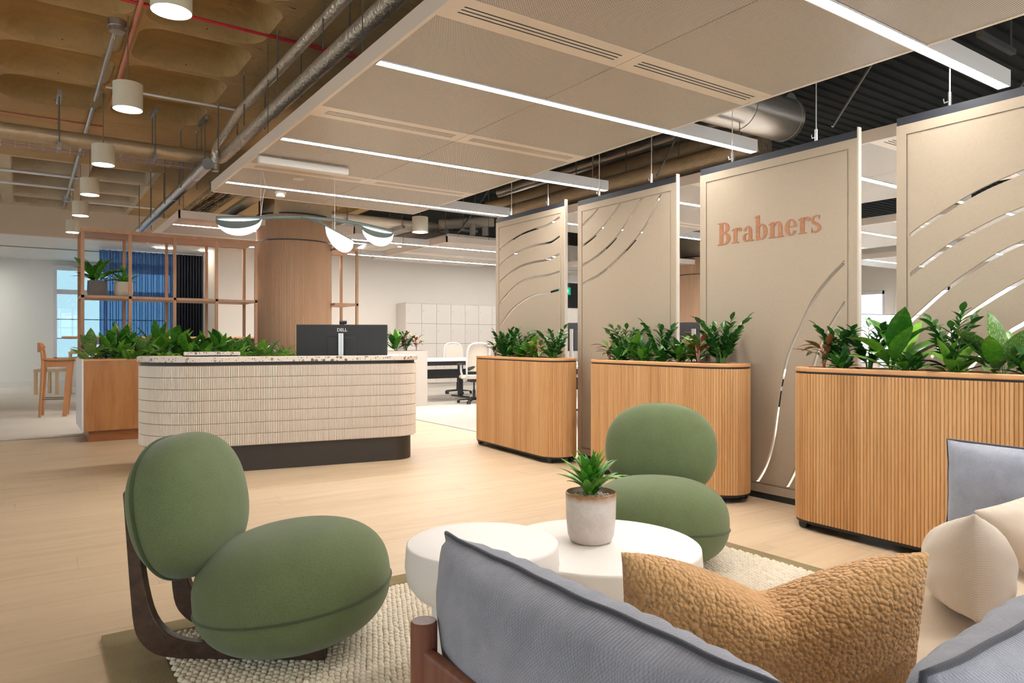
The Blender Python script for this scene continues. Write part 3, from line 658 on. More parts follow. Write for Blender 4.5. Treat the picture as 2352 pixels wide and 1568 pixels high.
# ------------------------------------------------------------------ branch pendant over the desk
t = thing('branch_pendant', 'sage-green branch-arm pendant with three glowing half-dome lamps over the desk', 'pendant light', (0,0,0))
KP = .925
def nr(p): return (p[0]*KP, p[1]*KP, H+(p[2]-H)*KP)
arm = [(1.555,7.4,2.366),(1.98,7.4,2.41),(2.34,7.4,2.452),(2.71,7.4,2.462),(3.06,7.4,2.446),(3.44,7.4,2.40)]
MB().tube(spline([nr(p) for p in arm], 6), [.016+.004*math.sin(PI*i/30) for i in range(31)], 10).build('arm', M['sage_metal'], t, .9)
br = [(2.40,7.38,2.455),(2.52,7.24,2.40),(2.66,7.12,2.30),(2.80,7.0,2.195)]
MB().tube(spline([nr(p) for p in br], 6), .011, 8).build('side_arm', M['sage_metal'], t, .9)
for p in (nr((1.985,7.4,2.415)), nr((2.66,7.12,2.30))): MB().tube([p, (p[0],p[1],2.752)], .002, 5).build('wire', M['white_metal'], t)
MB().tube(spline([nr((1.985,7.4,2.42)),nr((2.0,7.37,2.62)),nr((2.03,7.4,2.74)),(nr((1.99,7.36,0))[0],nr((0,7.36,0))[1],2.752)]), .0025, 5).build('flex', M['white'], t, .9)
def half_lamp(a, b, drop, side, out):
    a = Vector(nr(a)); b = Vector(nr(b)); c = (a+b)/2; u = (b-a)/2; n = 20
    f = Vector((FW[0], FW[1], 0))*-1                                # the plate leans out towards the lounge
    dn = Vector((0,0,-1)); pl = MB(); vs = []
    for i in range(n+1):
        s = -1+2*i/n; q = math.sqrt(max(0, 1-s*s)); vs.append(c+u*s+(dn*.66+f*.55)*drop*q)
    th = f*.006; fs = [tuple(range(n+1)), tuple(range(2*n+1, n, -1))]+[(i,i+1,n+2+i,n+1+i) for i in range(n)]+[(n,0,n+1,2*n+1)]
    pl.add(vs+[p-th for p in vs], fs); plate = pl.build('metal_plate', M['sage_metal'], t)
    g = MB(); m = 8; vs = []; fs = []
    for i in range(n+1):
        s = -1+2*i/n; q = math.sqrt(max(0, 1-s*s))
        for j in range(m+1):
            ang = PI*j/m; vs.append(c+u*s*.99-f*.012+(dn*math.sin(ang)*out+f*math.cos(ang)*side)*q)
    for i in range(n):
        for j in range(m): fs.append((i*(m+1)+j,(i+1)*(m+1)+j,(i+1)*(m+1)+j+1,i*(m+1)+j+1))
    g.add(vs, fs); g.build('glowing_dome', M['globe_glow'], t, 3.2)
half_lamp((1.545,7.38,2.35),(1.99,7.38,2.395), .15, .03, .150)
half_lamp((3.06,7.38,2.425),(3.45,7.38,2.375), .13, .03, .165)
half_lamp((2.57,7.16,2.345),(2.81,6.98,2.185), .02, .09, .16)
# ------------------------------------------------------------------ reception desk
dk = thing('reception_desk', 'curved reception desk clad in cream ribbed tiles with a terrazzo counter', 'reception desk', (1.73, 6.45, 0), math.radians(-9.4))
RL, RR, UL, UR, DV = .54, .28, -.45, 1.227, .95
def desk_path(o, step=.03):                         # outline moved inwards by o
    P = [(UL-RL+o, DV), (UL-RL+o, RL)]
    P += [(UL-(RL-o)*math.cos(a), RL-(RL-o)*math.sin(a)) for a in [PI/2*i/24 for i in range(1,24)]]
    P += [(UL, o), (UR, o)]
    P += [(UR+(RR-o)*math.sin(a), RR-(RR-o)*math.cos(a)) for a in [PI/2*i/14 for i in range(1,14)]]
    return P+[(UR+RR-o, RR), (UR+RR-o, DV)]
def inner(o):                                       # same point count, for the counter's back edge
    lo = min(o, RL-.02); ro = o
    P = [(UL-RL+o, DV), (UL-RL+o, RL)]
    P += [(UL-(RL-lo)*math.cos(a), max(o, RL-(RL-lo)*math.sin(a))) for a in [PI/2*i/24 for i in range(1,24)]]
    P += [(UL, o), (UR+RR-o-.02, o)]
    P += [(UR+RR-o-.01, o+.002*i) for i in range(1,14)]
    return P+[(UR+RR-o, max(RR, o+.04)), (UR+RR-o, DV)]
MB().band(desk_path(-.012), inner(.36), .97, 1.012).build('counter', M['terrazzo'], dk, bevel=.003)
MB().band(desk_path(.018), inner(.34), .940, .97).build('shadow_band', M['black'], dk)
MB().band(desk_path(.012), inner(.10), .232, .940).build('carcass', M['grout'], dk)
MB().band(desk_path(.055), inner(.12), 0, .232).build('plinth', M['dark_brown'], dk)
MB().prism([(UL-RL+.11, .45), (UR+RR-.11, .45), (UR+RR-.11, 1.05), (UL-RL+.11, 1.05)], .705, .735).build('worktop', M['rim_oak'], dk)
MB().band(inner(.10)[1:-1], inner(.13)[1:-1], .232, .940).build('inner_panel', M['box_oak'], dk)
path = [Vector((*p, 0)) for p in desk_path(.012)]; acc = [0]
for a, b in zip(path, path[1:]): acc.append(acc[-1]+(b-a).length)
def on_path(s):
    for i in range(len(acc)-1):
        if s <= acc[i+1] or i == len(acc)-2:
            f = (s-acc[i])/max(1e-6, acc[i+1]-acc[i]); d = (path[i+1]-path[i]).normalized(); return path[i]+(path[i+1]-path[i])*f, d
pitch = .0145; n = int(acc[-1]/pitch)
sticks = [on_path((k+.5)*acc[-1]/n) for k in range(n)]
zr = [.235+(.938-.235)*k/7 for k in range(8)]
for r_ in range(7):
    mb = MB(); z0, z1 = zr[r_]+.003, zr[r_+1]-.003
    for p, d in sticks:
        o = Vector((d.y, -d.x, 0)); h = .0056; sec = [p-d*h-o*.002, p-d*h*.9+o*.007, p+d*0+o*.0105, p+d*h*.9+o*.007, p+d*h-o*.002]
        mb.add([(q.x,q.y,z0) for q in sec]+[(q.x,q.y,z1) for q in sec], [(i,i+1,6+i,5+i) for i in range(4)]+[(4,3,2,1,0),(5,6,7,8,9)])
    stuff(mb.build('tile_row', M['tile'], dk, fix=False))
MB().box(-.62, -.14, .42, .66, 1.022, 1.052).build('raised_ledge', M['terrazzo'], dk, bevel=.003)
MB().box(-.60, -.16, .46, .62, 1.012, 1.022).build('ledge_spacer', M['black'], dk)

# ------------------------------------------------------------------ monitors
def text_mesh(s, size, name, m, parent, loc, rot, depth=.001):
    cu = bpy.data.curves.new(name, 'FONT'); cu.body = s; cu.size = size; cu.extrude = depth; cu.align_x = 'CENTER'; cu.align_y = 'CENTER'; cu.offset = size*.018
    tmp = bpy.data.objects.new('tmp', cu); COL.objects.link(tmp); dg = bpy.context.evaluated_depsgraph_get()
    me = bpy.data.meshes.new_from_object(tmp.evaluated_get(dg)); bpy.data.objects.remove(tmp); bpy.data.curves.remove(cu)
    me.materials.clear(); return obj(name, me, m, parent, loc=loc, rot=rot)
def monitor(name, label, loc, rotz, w=.89, h=.40, base=True, brand=False, screen=None, zb=.18):
    t = thing(name, label, 'monitor', loc, rotz)                    # local -y is the back of the set
    MB().box(-w/2, w/2, -.012, .02, zb, zb+h).build('case', M['dark_plastic'], t, bevel=.006)
    MB().box(-w*.16, w*.16, -.026, -.01, zb+.03, zb+h-.12).build('rear_bulge', M['dark_plastic'], t, bevel=.008)
    MB().box(-w/2+.008, w/2-.008, .0195, .0215, zb+.01, zb+h-.008).build('screen', screen or M['black_glass'], t)
    if base:
        MB().prism([(x, y-.06) for x, y in rrect(.055,.03,.012)], .012, zb+h*.78).build('stand', M['chrome'], t, .6)
        MB().prism([(x, y-.02) for x, y in rrect(.30,.24,.03)], 0, .012).build('foot', M['chrome'], t, .6)
        MB().box(-.03,.03,-.06,-.02,zb+.14,zb+.2).build('mount', M['dark_plastic'], t)
    if brand: text_mesh('DELL', .045, 'logo', M['white'], t, (.0, -.0125, zb+h-.055), (PI/2,0,0))
    return t
mx, my, _ = at(7.12, (786-1176)/1627*7.12)
monitor('desk_monitor', 'black ultrawide monitor seen from behind on the reception desk', (mx, my, .735), math.radians(-31), w=.90, h=.40, zb=.185, brand=True)
t = thing('webcam', 'small black webcam clipped on top of the reception monitor', 'webcam', (mx+.012, my+.006, .735+.585), math.radians(-31))
MB().tube([(-.035,0,.022),(.035,0,.022)], .018, 12).build('body', M['black'], t, .9); MB().box(-.012,.012,-.012,.014,0.001,.01).build('clip', M['black'], t)

# ------------------------------------------------------------------ planting box and open shelving
BX0, BX1, BY0, BY1, BZ = .545, 2.63, 9.35, 10.42, .95; BXE = 3.25
t = thing('planter_box', 'long orange-brown timber planting box below the open shelving', 'planter', (BX0, BY0, 0)); L = BX1-BX0; D = BY1-BY0
LE = BXE-BX0
MB().box(.006, LE, -.0, .02, .13, BZ-.02).build('front_panel', M['box_oak'], t)
MB().box(-.012, .006, -.0, D, .13, BZ).build('side_panel', M['white_metal'], t)
MB().box(L-.02, L, .30, D, .13, BZ-.02).box(L, LE, .28, .30, .13, BZ-.02).box(LE-.02, LE, .02, .28, .13, BZ-.02).build('side_panel', M['box_oak'], t)
MB().box(.006, L-.02, D-.02, D, .13, BZ-.02).build('back_panel', M['box_oak'], t)
MB().box(.006, LE, -.004, .03, BZ-.02, BZ).box(.006, L, D-.03, D, BZ-.02, BZ).build('top_edge', M['rim_oak'], t)
MB().box(.06, L-.06, .06, D-.06, 0, .13).box(L-.06, LE-.06, .06, .26, 0, .13).build('plinth', M['box_oak_dark'], t)
MB().box(.01, L-.03, .03, D-.03, .14, BZ-.05).box(L-.03, LE-.03, .03, .27, .14, BZ-.05).build('soil', M['soil'], t)
def shelf_unit(x0, bays, pitch, label, right=False, z0=.902):
    YF, YR, TZ = 9.76, 10.38, 2.492
    t = thing('shelving_unit', label, 'shelving', (x0, YF, z0)); L = bays*pitch; D = YR-YF; T = TZ-z0; w = .036
    for k in range(bays+1):
        if right and k == 0: continue
        for y in (0, D): MB().box(k*pitch-w/2, k*pitch+w/2, y-w/2, y+w/2, 0, T-.04).build('post', M['shelf_wood'], t, bevel=.002)
    for y in (0, D): MB().box(-w/2, L+w/2, y-w/2, y+w/2, T-.04, T).build('rail', M['shelf_wood'], t, bevel=.002)
    MB().box(-w/2+.002, L+w/2-.002, w/2, D-w/2, T-.034, T-.008).build('top_board', M['shelf_wood'], t)
    MB().box(-w/2+.002, L+w/2-.002, -w/2, D+w/2, 1.70-z0-.03, 1.70-z0).build('shelf_board', M['shelf_wood'], t)
    return t
shelf_unit(.565, 4, .497, 'open timber frame shelving unit standing in the planting box')
t = shelf_unit(3.66, 1, .32, 'narrow open timber shelving bay on the far side of the ribbed column', True, 0)
# ------------------------------------------------------------------ curtain, bar table, stools beyond the shelves
def curtain(x0, x1, y, z0, z1, waves, label, m):
    n = waves*8; mb = MB(); vs = []
    for i in range(n+1):
        a = 2*PI*waves*i/n; x = x0+(x1-x0)*i/n+.022*math.sin(2*a); yy = y+.085*math.sin(a)
        vs += [(x,yy,z0),(x,yy,z1)]
    fs = [(2*i,2*i+2,2*i+3,2*i+1) for i in range(n)]
    t = thing('curtain', label, 'curtain', (0,0,0)); mb.add(vs, fs).build('cloth', m, t, 3.2)
    hd = MB().tube([(x0,y,z1+.012),(x1,y,z1+.012)], .012, 6); hd.build('track', M['white_metal'], t); return t
curtain(1.35, 2.86, 17.9, .05, 3.16, 13, 'sheer blue wave curtain glowing in front of the window', M['sheer'])
curtain(2.90, 3.45, 17.9, .05, 3.16, 9, 'end of the blue wave curtain, painted dark as unlit, beside the cream wall', M['curtain_unlit'])
for x in (2.35, 3.25):
    tag(MB().box(x, x+.34, 17.05, 17.12, 3.185, 3.2).build('slot_downlight', M['pendant_glow']), 'small slot downlight recessed in the white soffit before the curtain', 'downlight', 'soffit slot downlights')
t = thing('bar_table', 'long high table with a thin brown top behind the shelving', 'table', (.52, 13.5, 0))
MB().box(0, 3.4, 0, .75, 1.205, 1.235).build('table_top', M['stool_wood'], t, bevel=.004); MB().box(.5, 3.2, .08, .67, 1.10, 1.205).build('apron', M['black'], t)
for x in (.55, 3.0): MB().box(x, x+.06, .1, .65, 0, 1.10).build('leg_panel', M['black'], t)
def bar_stool(loc, rz, label):
    t = thing('bar_stool', label, 'stool', loc, rz)                   # faces local +x
    for s in (-1, 1):
        MB().tube([(-.19,s*.19,0),(-.165,s*.185,.5),(-.15,s*.18,.84),(-.17,s*.17,1.02)], [.019,.022,.022,.016], 8).build('leg', M['stool_wood'], t, .9)
        MB().add([(.10,s*.19-.016,0),(.16,s*.19-.016,0),(.23,s*.18-.016,.84),(.16,s*.18-.016,.84),(.10,s*.19+.016,0),(.16,s*.19+.016,0),(.23,s*.18+.016,.84),(.16,s*.18+.016,.84)], [(3,2,1,0),(4,5,6,7),(0,1,5,4),(1,2,6,5),(2,3,7,6),(3,0,4,7)]).build('leg', M['stool_wood'], t)
        MB().box(-.16,.20,s*.17-.014,s*.17+.014,.76,.84).build('side_rail', M['stool_wood'], t)
        MB().tube([(-.175,s*.187,.27),(.14,s*.187,.27)], .008, 8).build('foot_rail', M['brass_dark'], t)
    MB().tube([(.135,-.187,.27),(.135,.187,.27)], .008, 8).build('foot_rail', M['brass_dark'], t)
    seat = []; 
    mb = MB(); n = 10; vs = []
    for i in range(n+1):
        for j in range(n+1):
            x = -.17+.44*i/n; y = (-.2+.4*j/n); vs.append((x, y, .855+.03*abs(2*j/n-1)**2+.015*(2*i/n-1)**2))
    k = len(vs); vs += [(x,y,z-.022) for x,y,z in vs]; fs = []
    for i in range(n):
        for j in range(n):
            a = i*(n+1)+j; fs.append((a,a+n+1,a+n+2,a+1)); fs.append((k+a+1,k+a+n+2,k+a+n+1,k+a))
    for i in range(n):
        for a, b in ((i*(n+1),(i+1)*(n+1)),((i+1)*(n+1)+n,i*(n+1)+n),(i+1,i),(n*(n+1)+i,n*(n+1)+i+1)): fs.append((a,b,b+k,a+k))
    mb.add(vs, fs).build('seat', M['stool_wood'], t, .9)
    MB().box(-.14,.26,-.17,.17,.862,.876).build('seat_pad', M['dark_plastic'], t, bevel=.006)
    b = MB(); vs = []; fs = []
    for i in range(13):
        a = -1+2*i/12; y = .23*a; x = -.215+.05*a*a; hh = .075*math.sqrt(max(.06,1-a**4))
        for (dx, z) in ((0,1.06-hh),(.012,1.06),(0,1.06+hh),(-.022,1.06+hh*.9),(-.022,1.06-hh*.9)): vs.append((x+dx,y,z))
    for i in range(12):
        for k in range(5): fs.append((i*5+k,i*5+(k+1)%5,(i+1)*5+(k+1)%5,(i+1)*5+k))
    fs += [(4,3,2,1,0),(60,61,62,63,64)]
    b.add(vs, fs).build('backrest', M['stool_wood'], t, .9)
bar_stool((.40, 13.05, 0), -.12, 'wooden bar stool with curved backrest beside the planting box')
def low_stool(loc, rz, label, h, w=.5):
    t = thing('low_stool', label, 'stool', loc, rz)
    for sx in (-1,1):
        for sy in (-1,1): MB().box(sx*(w/2-.03)-.025, sx*(w/2-.03)+.025, sy*(w/2-.03)-.025, sy*(w/2-.03)+.025, 0, h-.04).build('leg', M['pale_wood'], t)
    MB().box(-w/2,w/2,-w/2,w/2,h-.07,h-.015).build('seat_frame', M['pale_wood'], t); MB().box(-w/2+.02,w/2-.02,-w/2+.02,w/2-.02,h-.015,h+.03).build('seat_pad', M['white'], t, bevel=.015)
low_stool((.52, 18.5, 0), -YAW, 'low square pale-wood stool with white seat by the far window', .56, .52)
low_stool((1.15, 19.4, 0), -YAW, 'tall square pale-wood stool with white seat below the window', .93, .45)
# ------------------------------------------------------------------ felt screens
XS = 4.45; XK = {1: 4.55, 2: 4.50, 3: 4.45, 4: 4.45}; TK = {1: 2.585, 2: 2.535, 3: 2.522, 4: 2.53}
def to_panel(px, py, XS):                              # spot on the plane of the screens: metres along Y and up
    t = (px-1176)/1627; d = XS/(FW[0]+RT[0]*t); return d*(FW[1]+RT[1]*t), H+(784-py)*d/1627
def cr(o, sc, pts): return [(o[0]+x/sc, o[1]+y/sc) for x, y in pts]
SLOTS = {
 1: [cr((700,430),3.0154,p) for p in (
    [(1350,430),(1420,375),(1500,325),(1590,290),(1680,262),(1765,208)], [(1350,538),(1430,475),(1520,430),(1610,400),(1700,380),(1765,338)],
    [(1350,655),(1420,595),(1500,545),(1590,517),(1680,500),(1765,460)], [(1347,805),(1420,720),(1500,655),(1590,622),(1680,608),(1765,583)],
    [(1350,965),(1420,865),(1500,795),(1590,748),(1680,730),(1765,708)])],
 2: [cr((1280,380),6.533,p) for p in (
    [(375,895),(480,800),(590,680),(665,540)], [(375,1205),(560,1060),(760,830),(900,640),(1000,465)], [(375,1500),(580,1370),(860,1110),(1100,760),(1320,385)])]
    + [cr((1100,400),2.614,[(620,658),(740,590),(880,460),(1000,310),(1110,75)])],
 3: [cr((0,0),1,p) for p in ([(1942,600),(1905,638),(1869,687),(1838,751),(1811,815),(1796,879),(1787,939),(1776,1015),(1759,1071),(1732,1118)],
    [(1942,693),(1904,755),(1880,805),(1862,870),(1850,950),(1840,1020),(1829,1075),(1802,1130)])],
 4: [cr((1880,250),2.958,p) for p in (
    [(615,865),(700,800),(850,705),(1000,610),(1150,530),(1300,465),(1396,425),(1800,285)], [(615,1130),(750,1030),(900,920),(1050,835),(1250,735),(1396,675),(1800,510)],
    [(615,1450),(720,1355),(850,1240),(1000,1130),(1200,1000),(1396,905),(1800,740)], [(760,1690),(860,1568),(950,1450),(1100,1340),(1250,1245),(1396,1165),(1800,980)])]
    + [cr((0,0),1,[(2215,860),(2259,809),(2315,764),(2352,742),(2490,660)])],
}
PANELS = {k: (to_panel(b, 784, XK[k])[0], to_panel(a, 784, XK[k])[0]) for k, (a, b) in {1: (1139,1297), 2: (1327,1553), 3: (1608,1969), 4: (2059,2600)}.items()}
def curve_fill(name, outer, holes, ext, m, parent, loc):
    cu = bpy.data.curves.new(name, 'CURVE'); cu.dimensions = '2D'; cu.fill_mode = 'BOTH'; cu.extrude = ext/2
    for lp in [outer]+holes:
        s = cu.splines.new('POLY'); s.points.add(len(lp)-1); s.use_cyclic_u = True
        for q, (x, y) in zip(s.points, lp): q.co = (x, y, 0, 1)
    tmp = bpy.data.objects.new('tmp', cu); COL.objects.link(tmp); dg = bpy.context.evaluated_depsgraph_get()
    me = bpy.data.meshes.new_from_object(tmp.evaluated_get(dg)); bpy.data.objects.remove(tmp); bpy.data.curves.remove(cu); me.materials.clear()
    return obj(name, me, m, parent, loc=loc, rot=(PI/2, 0, -PI/2))   # local x -> -Y, local y -> Z, local z -> -X
ZF0 = .045
def ribbon(pts, w):
    P = [Vector(p) for p in spline(pts, 7)]; L = []; Rr = []
    for i, p in enumerate(P):
        d = (P[min(i+1,len(P)-1)]-P[max(i-1,0)]).normalized(); nrm = Vector((-d.y, d.x)); L.append(tuple(p+nrm*w/2)); Rr.append(tuple(p-nrm*w/2))
    return L+Rr[::-1]
for k, (ya, yb) in PANELS.items():
    XS = XK[k]; ZF1 = TK[k]-.05; SL = [[to_panel(x, y, XS) for x, y in p] for p in SLOTS[k]]
    lab = {1:'hanging beige felt screen with five wavy slots beside the desk end', 2:'hanging beige felt screen with four arcing slots in its upper corner', 3:'hanging beige felt screen with copper Brabners lettering', 4:'hanging beige felt screen with rising arc slots beside the sofa'}[k]
    t = thing('felt_screen', lab, 'screen', (XS, yb, 0)); W = yb-ya
    def loc2(p): return (yb-p[0], p[1])
    B = .06
    holes = []
    for s in SL:
        r_ = ribbon([loc2(p) for p in s], .024); xs = [q[0] for q in r_]
        r_ = [(min(max(x, B+.018), W-B-.018), min(max(y, ZF0+B+.012), ZF1-B-.012)) for x, y in r_]; holes.append(r_)
    rect = lambda a: [(a, ZF0+a), (W-a, ZF0+a), (W-a, ZF1-a), (a, ZF1-a)]
    curve_fill('backing', rect(0), holes, .010, M['felt'], t, (.013, 0, 0))
    curve_fill('border', rect(0), [rect(B)], .008, M['felt'], t, (.004, 0, 0))
    curve_fill('field', rect(B+.010), holes, .008, M['felt'], t, (.004, 0, 0))
    MB().box(.004, .030, -W, 0, ZF1, TK[k]).build('top_rail', M['navy_rail'], t)
    MB().box(.004, .030, -W, 0, 0, ZF0).build('base_rail', M['black'], t)
    MB().box(-.002, .032, -W-.010, -W, .0, TK[k]+.018).build('edge_profile', M['felt_edge'], t)
    for y in (-.30, -W+.30):
        MB().tube([(.017,y,TK[k]+.04),(.017,y,ZC)], .0035, 6).build('cable', M['white_metal'], t)
        MB().tube([(.017,y,TK[k]),(.017,y,TK[k]+.08)], .010, 8).build('gripper', M['chrome'], t); MB().tube([(.017,y,TK[k]+.03),(.017,y+.03,TK[k]+.025),(.017,y+.035,TK[k]+.05)], .004, 6).build('hook', M['chrome'], t)
    if k == 3: name_panel = (t, yb, W)
# serif lettering
def arc(cx, cy, rx, ry, a0, a1, n=18): return [(cx+rx*math.cos(math.radians(a0+(a1-a0)*i/n)), cy+ry*math.sin(math.radians(a0+(a1-a0)*i/n))) for i in range(n+1)]
def cres(co, ro, ci, ri, a0, a1, b0=None, b1=None): return ('band', arc(*co, *ro, a0, a1), arc(*ci, *ri, a0 if b0 is None else b0, a1 if b1 is None else b1))
def rc(x0, x1, y0, y1): return ('poly', [(x0,y0),(x1,y0),(x1,y1),(x0,y1)])
def ball(x, y, r): return ('poly', arc(x, y, r, r, 0, 345, 23))
G = {
 'B': (.75, [rc(.09,.30,0,1), rc(0,.40,0,.045), rc(0,.40,.955,1), cres((.34,.755),(.30,.245),(.34,.755),(.10,.196),-90,90), rc(.28,.34,.953,1), rc(.28,.34,.51,.557), cres((.34,.268),(.36,.268),(.34,.27),(.145,.220),-90,90), rc(.28,.34,0,.046), rc(.28,.34,.49,.536)]),
 'r': (.52, [rc(.085,.285,0,.66), rc(0,.38,0,.045), ('poly',[(0,.60),(.24,.67),(.26,.67),(.26,.62),(.09,.585),(0,.56)]), cres((.40,.46),(.16,.215),(.42,.42),(.16,.20),75,170), ball(.45,.575,.088)]),
 'a': (.60, [rc(.325,.515,.10,.47), cres((.315,.46),(.19,.215),(.24,.47),(.10,.165),0,120,0,125), ball(.145,.53,.078), cres((.215,.175),(.195,.185),(.25,.185),(.085,.14),0,360), ('poly',[(.345,.12),(.505,.10),(.535,.055),(.60,.05),(.60,.01),(.50,-.012),(.42,-.005),(.36,.04)])]),
 'b': (.68, [rc(.075,.265,.0,1.05), ('poly',[(0,1.0),(.20,1.06),(.25,1.06),(.25,1.0),(.09,.965),(0,.96)]), cres((.36,.335),(.29,.345),(.345,.33),(.105,.282),0,360)]),
 'n': (.74, [rc(.08,.275,0,.66), rc(0,.345,0,.045), ('poly',[(0,.60),(.22,.67),(.255,.67),(.255,.62),(.09,.585),(0,.56)]), rc(.46,.655,0,.45), rc(.39,.73,0,.045), cres((.43,.45),(.21,.225),(.375,.42),(.10,.16),0,165)]),
 'e': (.59, [cres((.285,.335),(.285,.345),(.305,.345),(.105,.292),8,330), rc(.12,.565,.335,.385)]),
 's': (.50, [cres((.235,.49),(.205,.195),(.25,.52),(.105,.11),40,250), cres((.225,.175),(.225,.19),(.20,.155),(.115,.105),-140,75), ('poly',[(.06,.40),(.20,.29),(.36,.22),(.42,.26),(.30,.36),(.14,.46)]), rc(.37,.405,.50,.66), rc(.03,.065,.0,.18)]),
}
t, yb, W = name_panel
word = 'Brabners'; cap = .170; tot = sum(G[c][0] for c in word)+.035*7; sx = (3.635-2.760)/tot
x = yb-3.635
for c in word:
    mb = MB()
    for q_, sh in enumerate(G[c][1]):
        hz = .003+.00015*q_
        if sh[0] == 'poly': mb.prism([(p[0]*sx, p[1]*cap) for p in sh[1]], 0, hz)
        else: mb.band([(p[0]*sx, p[1]*cap) for p in sh[1]], [(p[0]*sx, p[1]*cap) for p in sh[2]], 0, hz)
    mb.build('letter', M['copper_letter'], t, loc=(-.0005, -x, 1.897), rot=(PI/2, 0, -PI/2)); x += (G[c][0]+.035)*sx

# ------------------------------------------------------------------ fluted planters on castors
PR, PH = .19, .64
slat_me = MB().prism([(-.0097,-.004),(.0097,-.004),(.0097,.002),(.0082,.0056),(.0048,.0083),(0,.0092),(-.0048,.0083),(-.0082,.0056),(-.0097,.002)], .062, .955).mesh('slat')
slat_me.materials.append(M['slat_oak'])
def trough(x, y, rz, label):
    t = thing('fluted_planter', label, 'planter', (x, y, 0), rz, 'fluted planters on castors')
    MB().prism(stadium(PH, PR-.012), .062, .955).build('liner', M['dark_brown'], t)
    per = 4*PH+2*PI*PR; n = int(per/.0196)
    for k in range(n):
        s = per*k/n
        if s < 2*PH: px, py, a = PR, -PH+s, 0
        elif s < 2*PH+PI*PR: a = (s-2*PH)/PR; px, py = PR*math.cos(a), PH+PR*math.sin(a)
        elif s < 4*PH+PI*PR: px, py, a = -PR, PH-(s-2*PH-PI*PR), PI
        else: a = PI+(s-4*PH-PI*PR)/PR; px, py = PR*math.cos(a), -PH+PR*math.sin(a)
        q = .006; obj('slat', slat_me, None, t, loc=(px-math.cos(a)*q, py-math.sin(a)*q, 0), rot=(0,0,a-PI/2))
    MB().ring(stadium(PH, PR-.002), stadium(PH, PR-.05), .955, .966).build('shadow_gap', M['black'], t)
    MB().ring(stadium(PH, PR+.006), stadium(PH, PR-.045), .966, .993).build('rim', M['rim_oak'], t, .7, bevel=.006)
    MB().ring(stadium(PH, PR-.002), stadium(PH, .02), .045, .062).build('base_plate', M['black'], t)
    MB().prism(stadium(PH, PR-.046), .955, .972).build('soil', M['soil'], t)
    for sx in (-1,1):
        for sy in (-1,1):
            qx, qy = sx*.115, sy*(PH+.085)
            c = MB().box(qx-.02, qx+.02, qy-.022, qy+.022, .03, .046).build('castor', M['black'], t)
            for q in (-.016,.016): MB().tube([(qx+q-.010, qy, .027),(qx+q+.010, qy, .027)], .027, 16).build('wheel', M['dark_plastic'], c, .7)
    return t
TR = {1: (4.285, 6.03, math.radians(-4.8)), 2: (4.262, 4.04, math.radians(-4.0)), 3: (4.085, 1.86, math.radians(-1.5))}
TRN = {1: 'planter beside the desk', 2: 'planter behind the green chair', 3: 'planter beside the sofa'}
trough(*TR[1], 'fluted oak planter on castors standing beyond the others, beside the reception desk')
trough(*TR[2], 'fluted oak planter on castors directly behind a green lounge chair')
trough(*TR[3], 'fluted oak planter on castors beside the sofa')
# pale planter box beyond the desk
t = thing('planter_box', 'pale cream square planter box standing on the carpet beyond the desk', 'planter', (4.95, 11.3, 0))
MB().box(0, .99, 0, .42, 0, .985).build('body', plain('planter_cream', (.60,.54,.48), .5, var=.02), t); MB().box(.02, .97, .02, .40, .985, .987).build('soil', M['soil'], t)
# ------------------------------------------------------------------ plants
RP = random.Random(11)
def leaf_mesh(L, W, curl, pet=.18, fold=.25, ns=8, tip=.8, wav=0):
    vs = []; fs = []; y = z = 0; ang = curl*.35
    for i in range(ns+1):
        s = i/ns
        if i: ang -= curl/ns; y += L/ns*math.cos(ang); z += L/ns*math.sin(ang)
        q = max(0, (s-pet)/(1-pet)); w = W/2*(math.sin(PI*q**tip)**.85 if 0 < q < 1 else 0)
        w = max(w, W*.03 if s < 1 else .0004); dz = w*fold + wav*math.sin(s*17)*w
        vs += [(-w, y, z+dz), (0, y, z), (w, y, z+dz)]
    for i in range(ns):
        for k in range(2): fs.append((3*i+k, 3*i+k+1, 3*i+k+4, 3*i+k+3))
    return MB().add(vs, fs).mesh('leaf', 3.2)
LM = {'broad': [leaf_mesh(1, .275, c, .22) for c in (.5, .9, 1.4)], 'lance': [leaf_mesh(1, .24, c, .15) for c in (.4, .9, 1.5)],
      'drac': [leaf_mesh(1, .225, c, .0, .4, 8, .6) for c in (.35, .7, 1.1)], 'lily': [leaf_mesh(1, .215, c, .36) for c in (.5, .9, 1.4)], 'wide': [leaf_mesh(1, .31, c, .25, .18, wav=.1) for c in (.4, .8, 1.2)], 'zz': [leaf_mesh(1, .46, c, .05, .3, 5) for c in (.2, .5)],
      'strap': [leaf_mesh(1, .15, c, .02, .5, 9, .55) for c in (.5, 1.0, 1.5)]}
LCACHE = {}
def leaf(parent, kind, m, size, loc, tilt, yaw, roll=0):
    k = RP.randrange(len(LM[kind])); key = (kind, k, m)
    if key not in LCACHE:
        me = LM[kind][k].copy(); me.name = 'leaf'; me.materials.append(M[m]); LCACHE[key] = me
    o = obj('leaf', LCACHE[key], None, parent, loc=loc, rot=(tilt, roll, yaw)); o.scale = (size, size, size); return o
def pl_broad(t, m, n, L, kind='broad', up=(.5, 1.35), spread=.02, mats=None):
    for i in range(n):
        f = i/max(1, n-1); a = i*2.4+RP.uniform(-.3,.3); tl = up[1]-(up[1]-up[0])*(1-f)+RP.uniform(-.12,.12); s = L*RP.uniform(.72,1.1)*(.75+.25*f)
        leaf(t, kind, m if not mats else RP.choice(mats), s, (spread*math.cos(a), spread*math.sin(a), .0), tl, a, RP.uniform(-.2,.2))
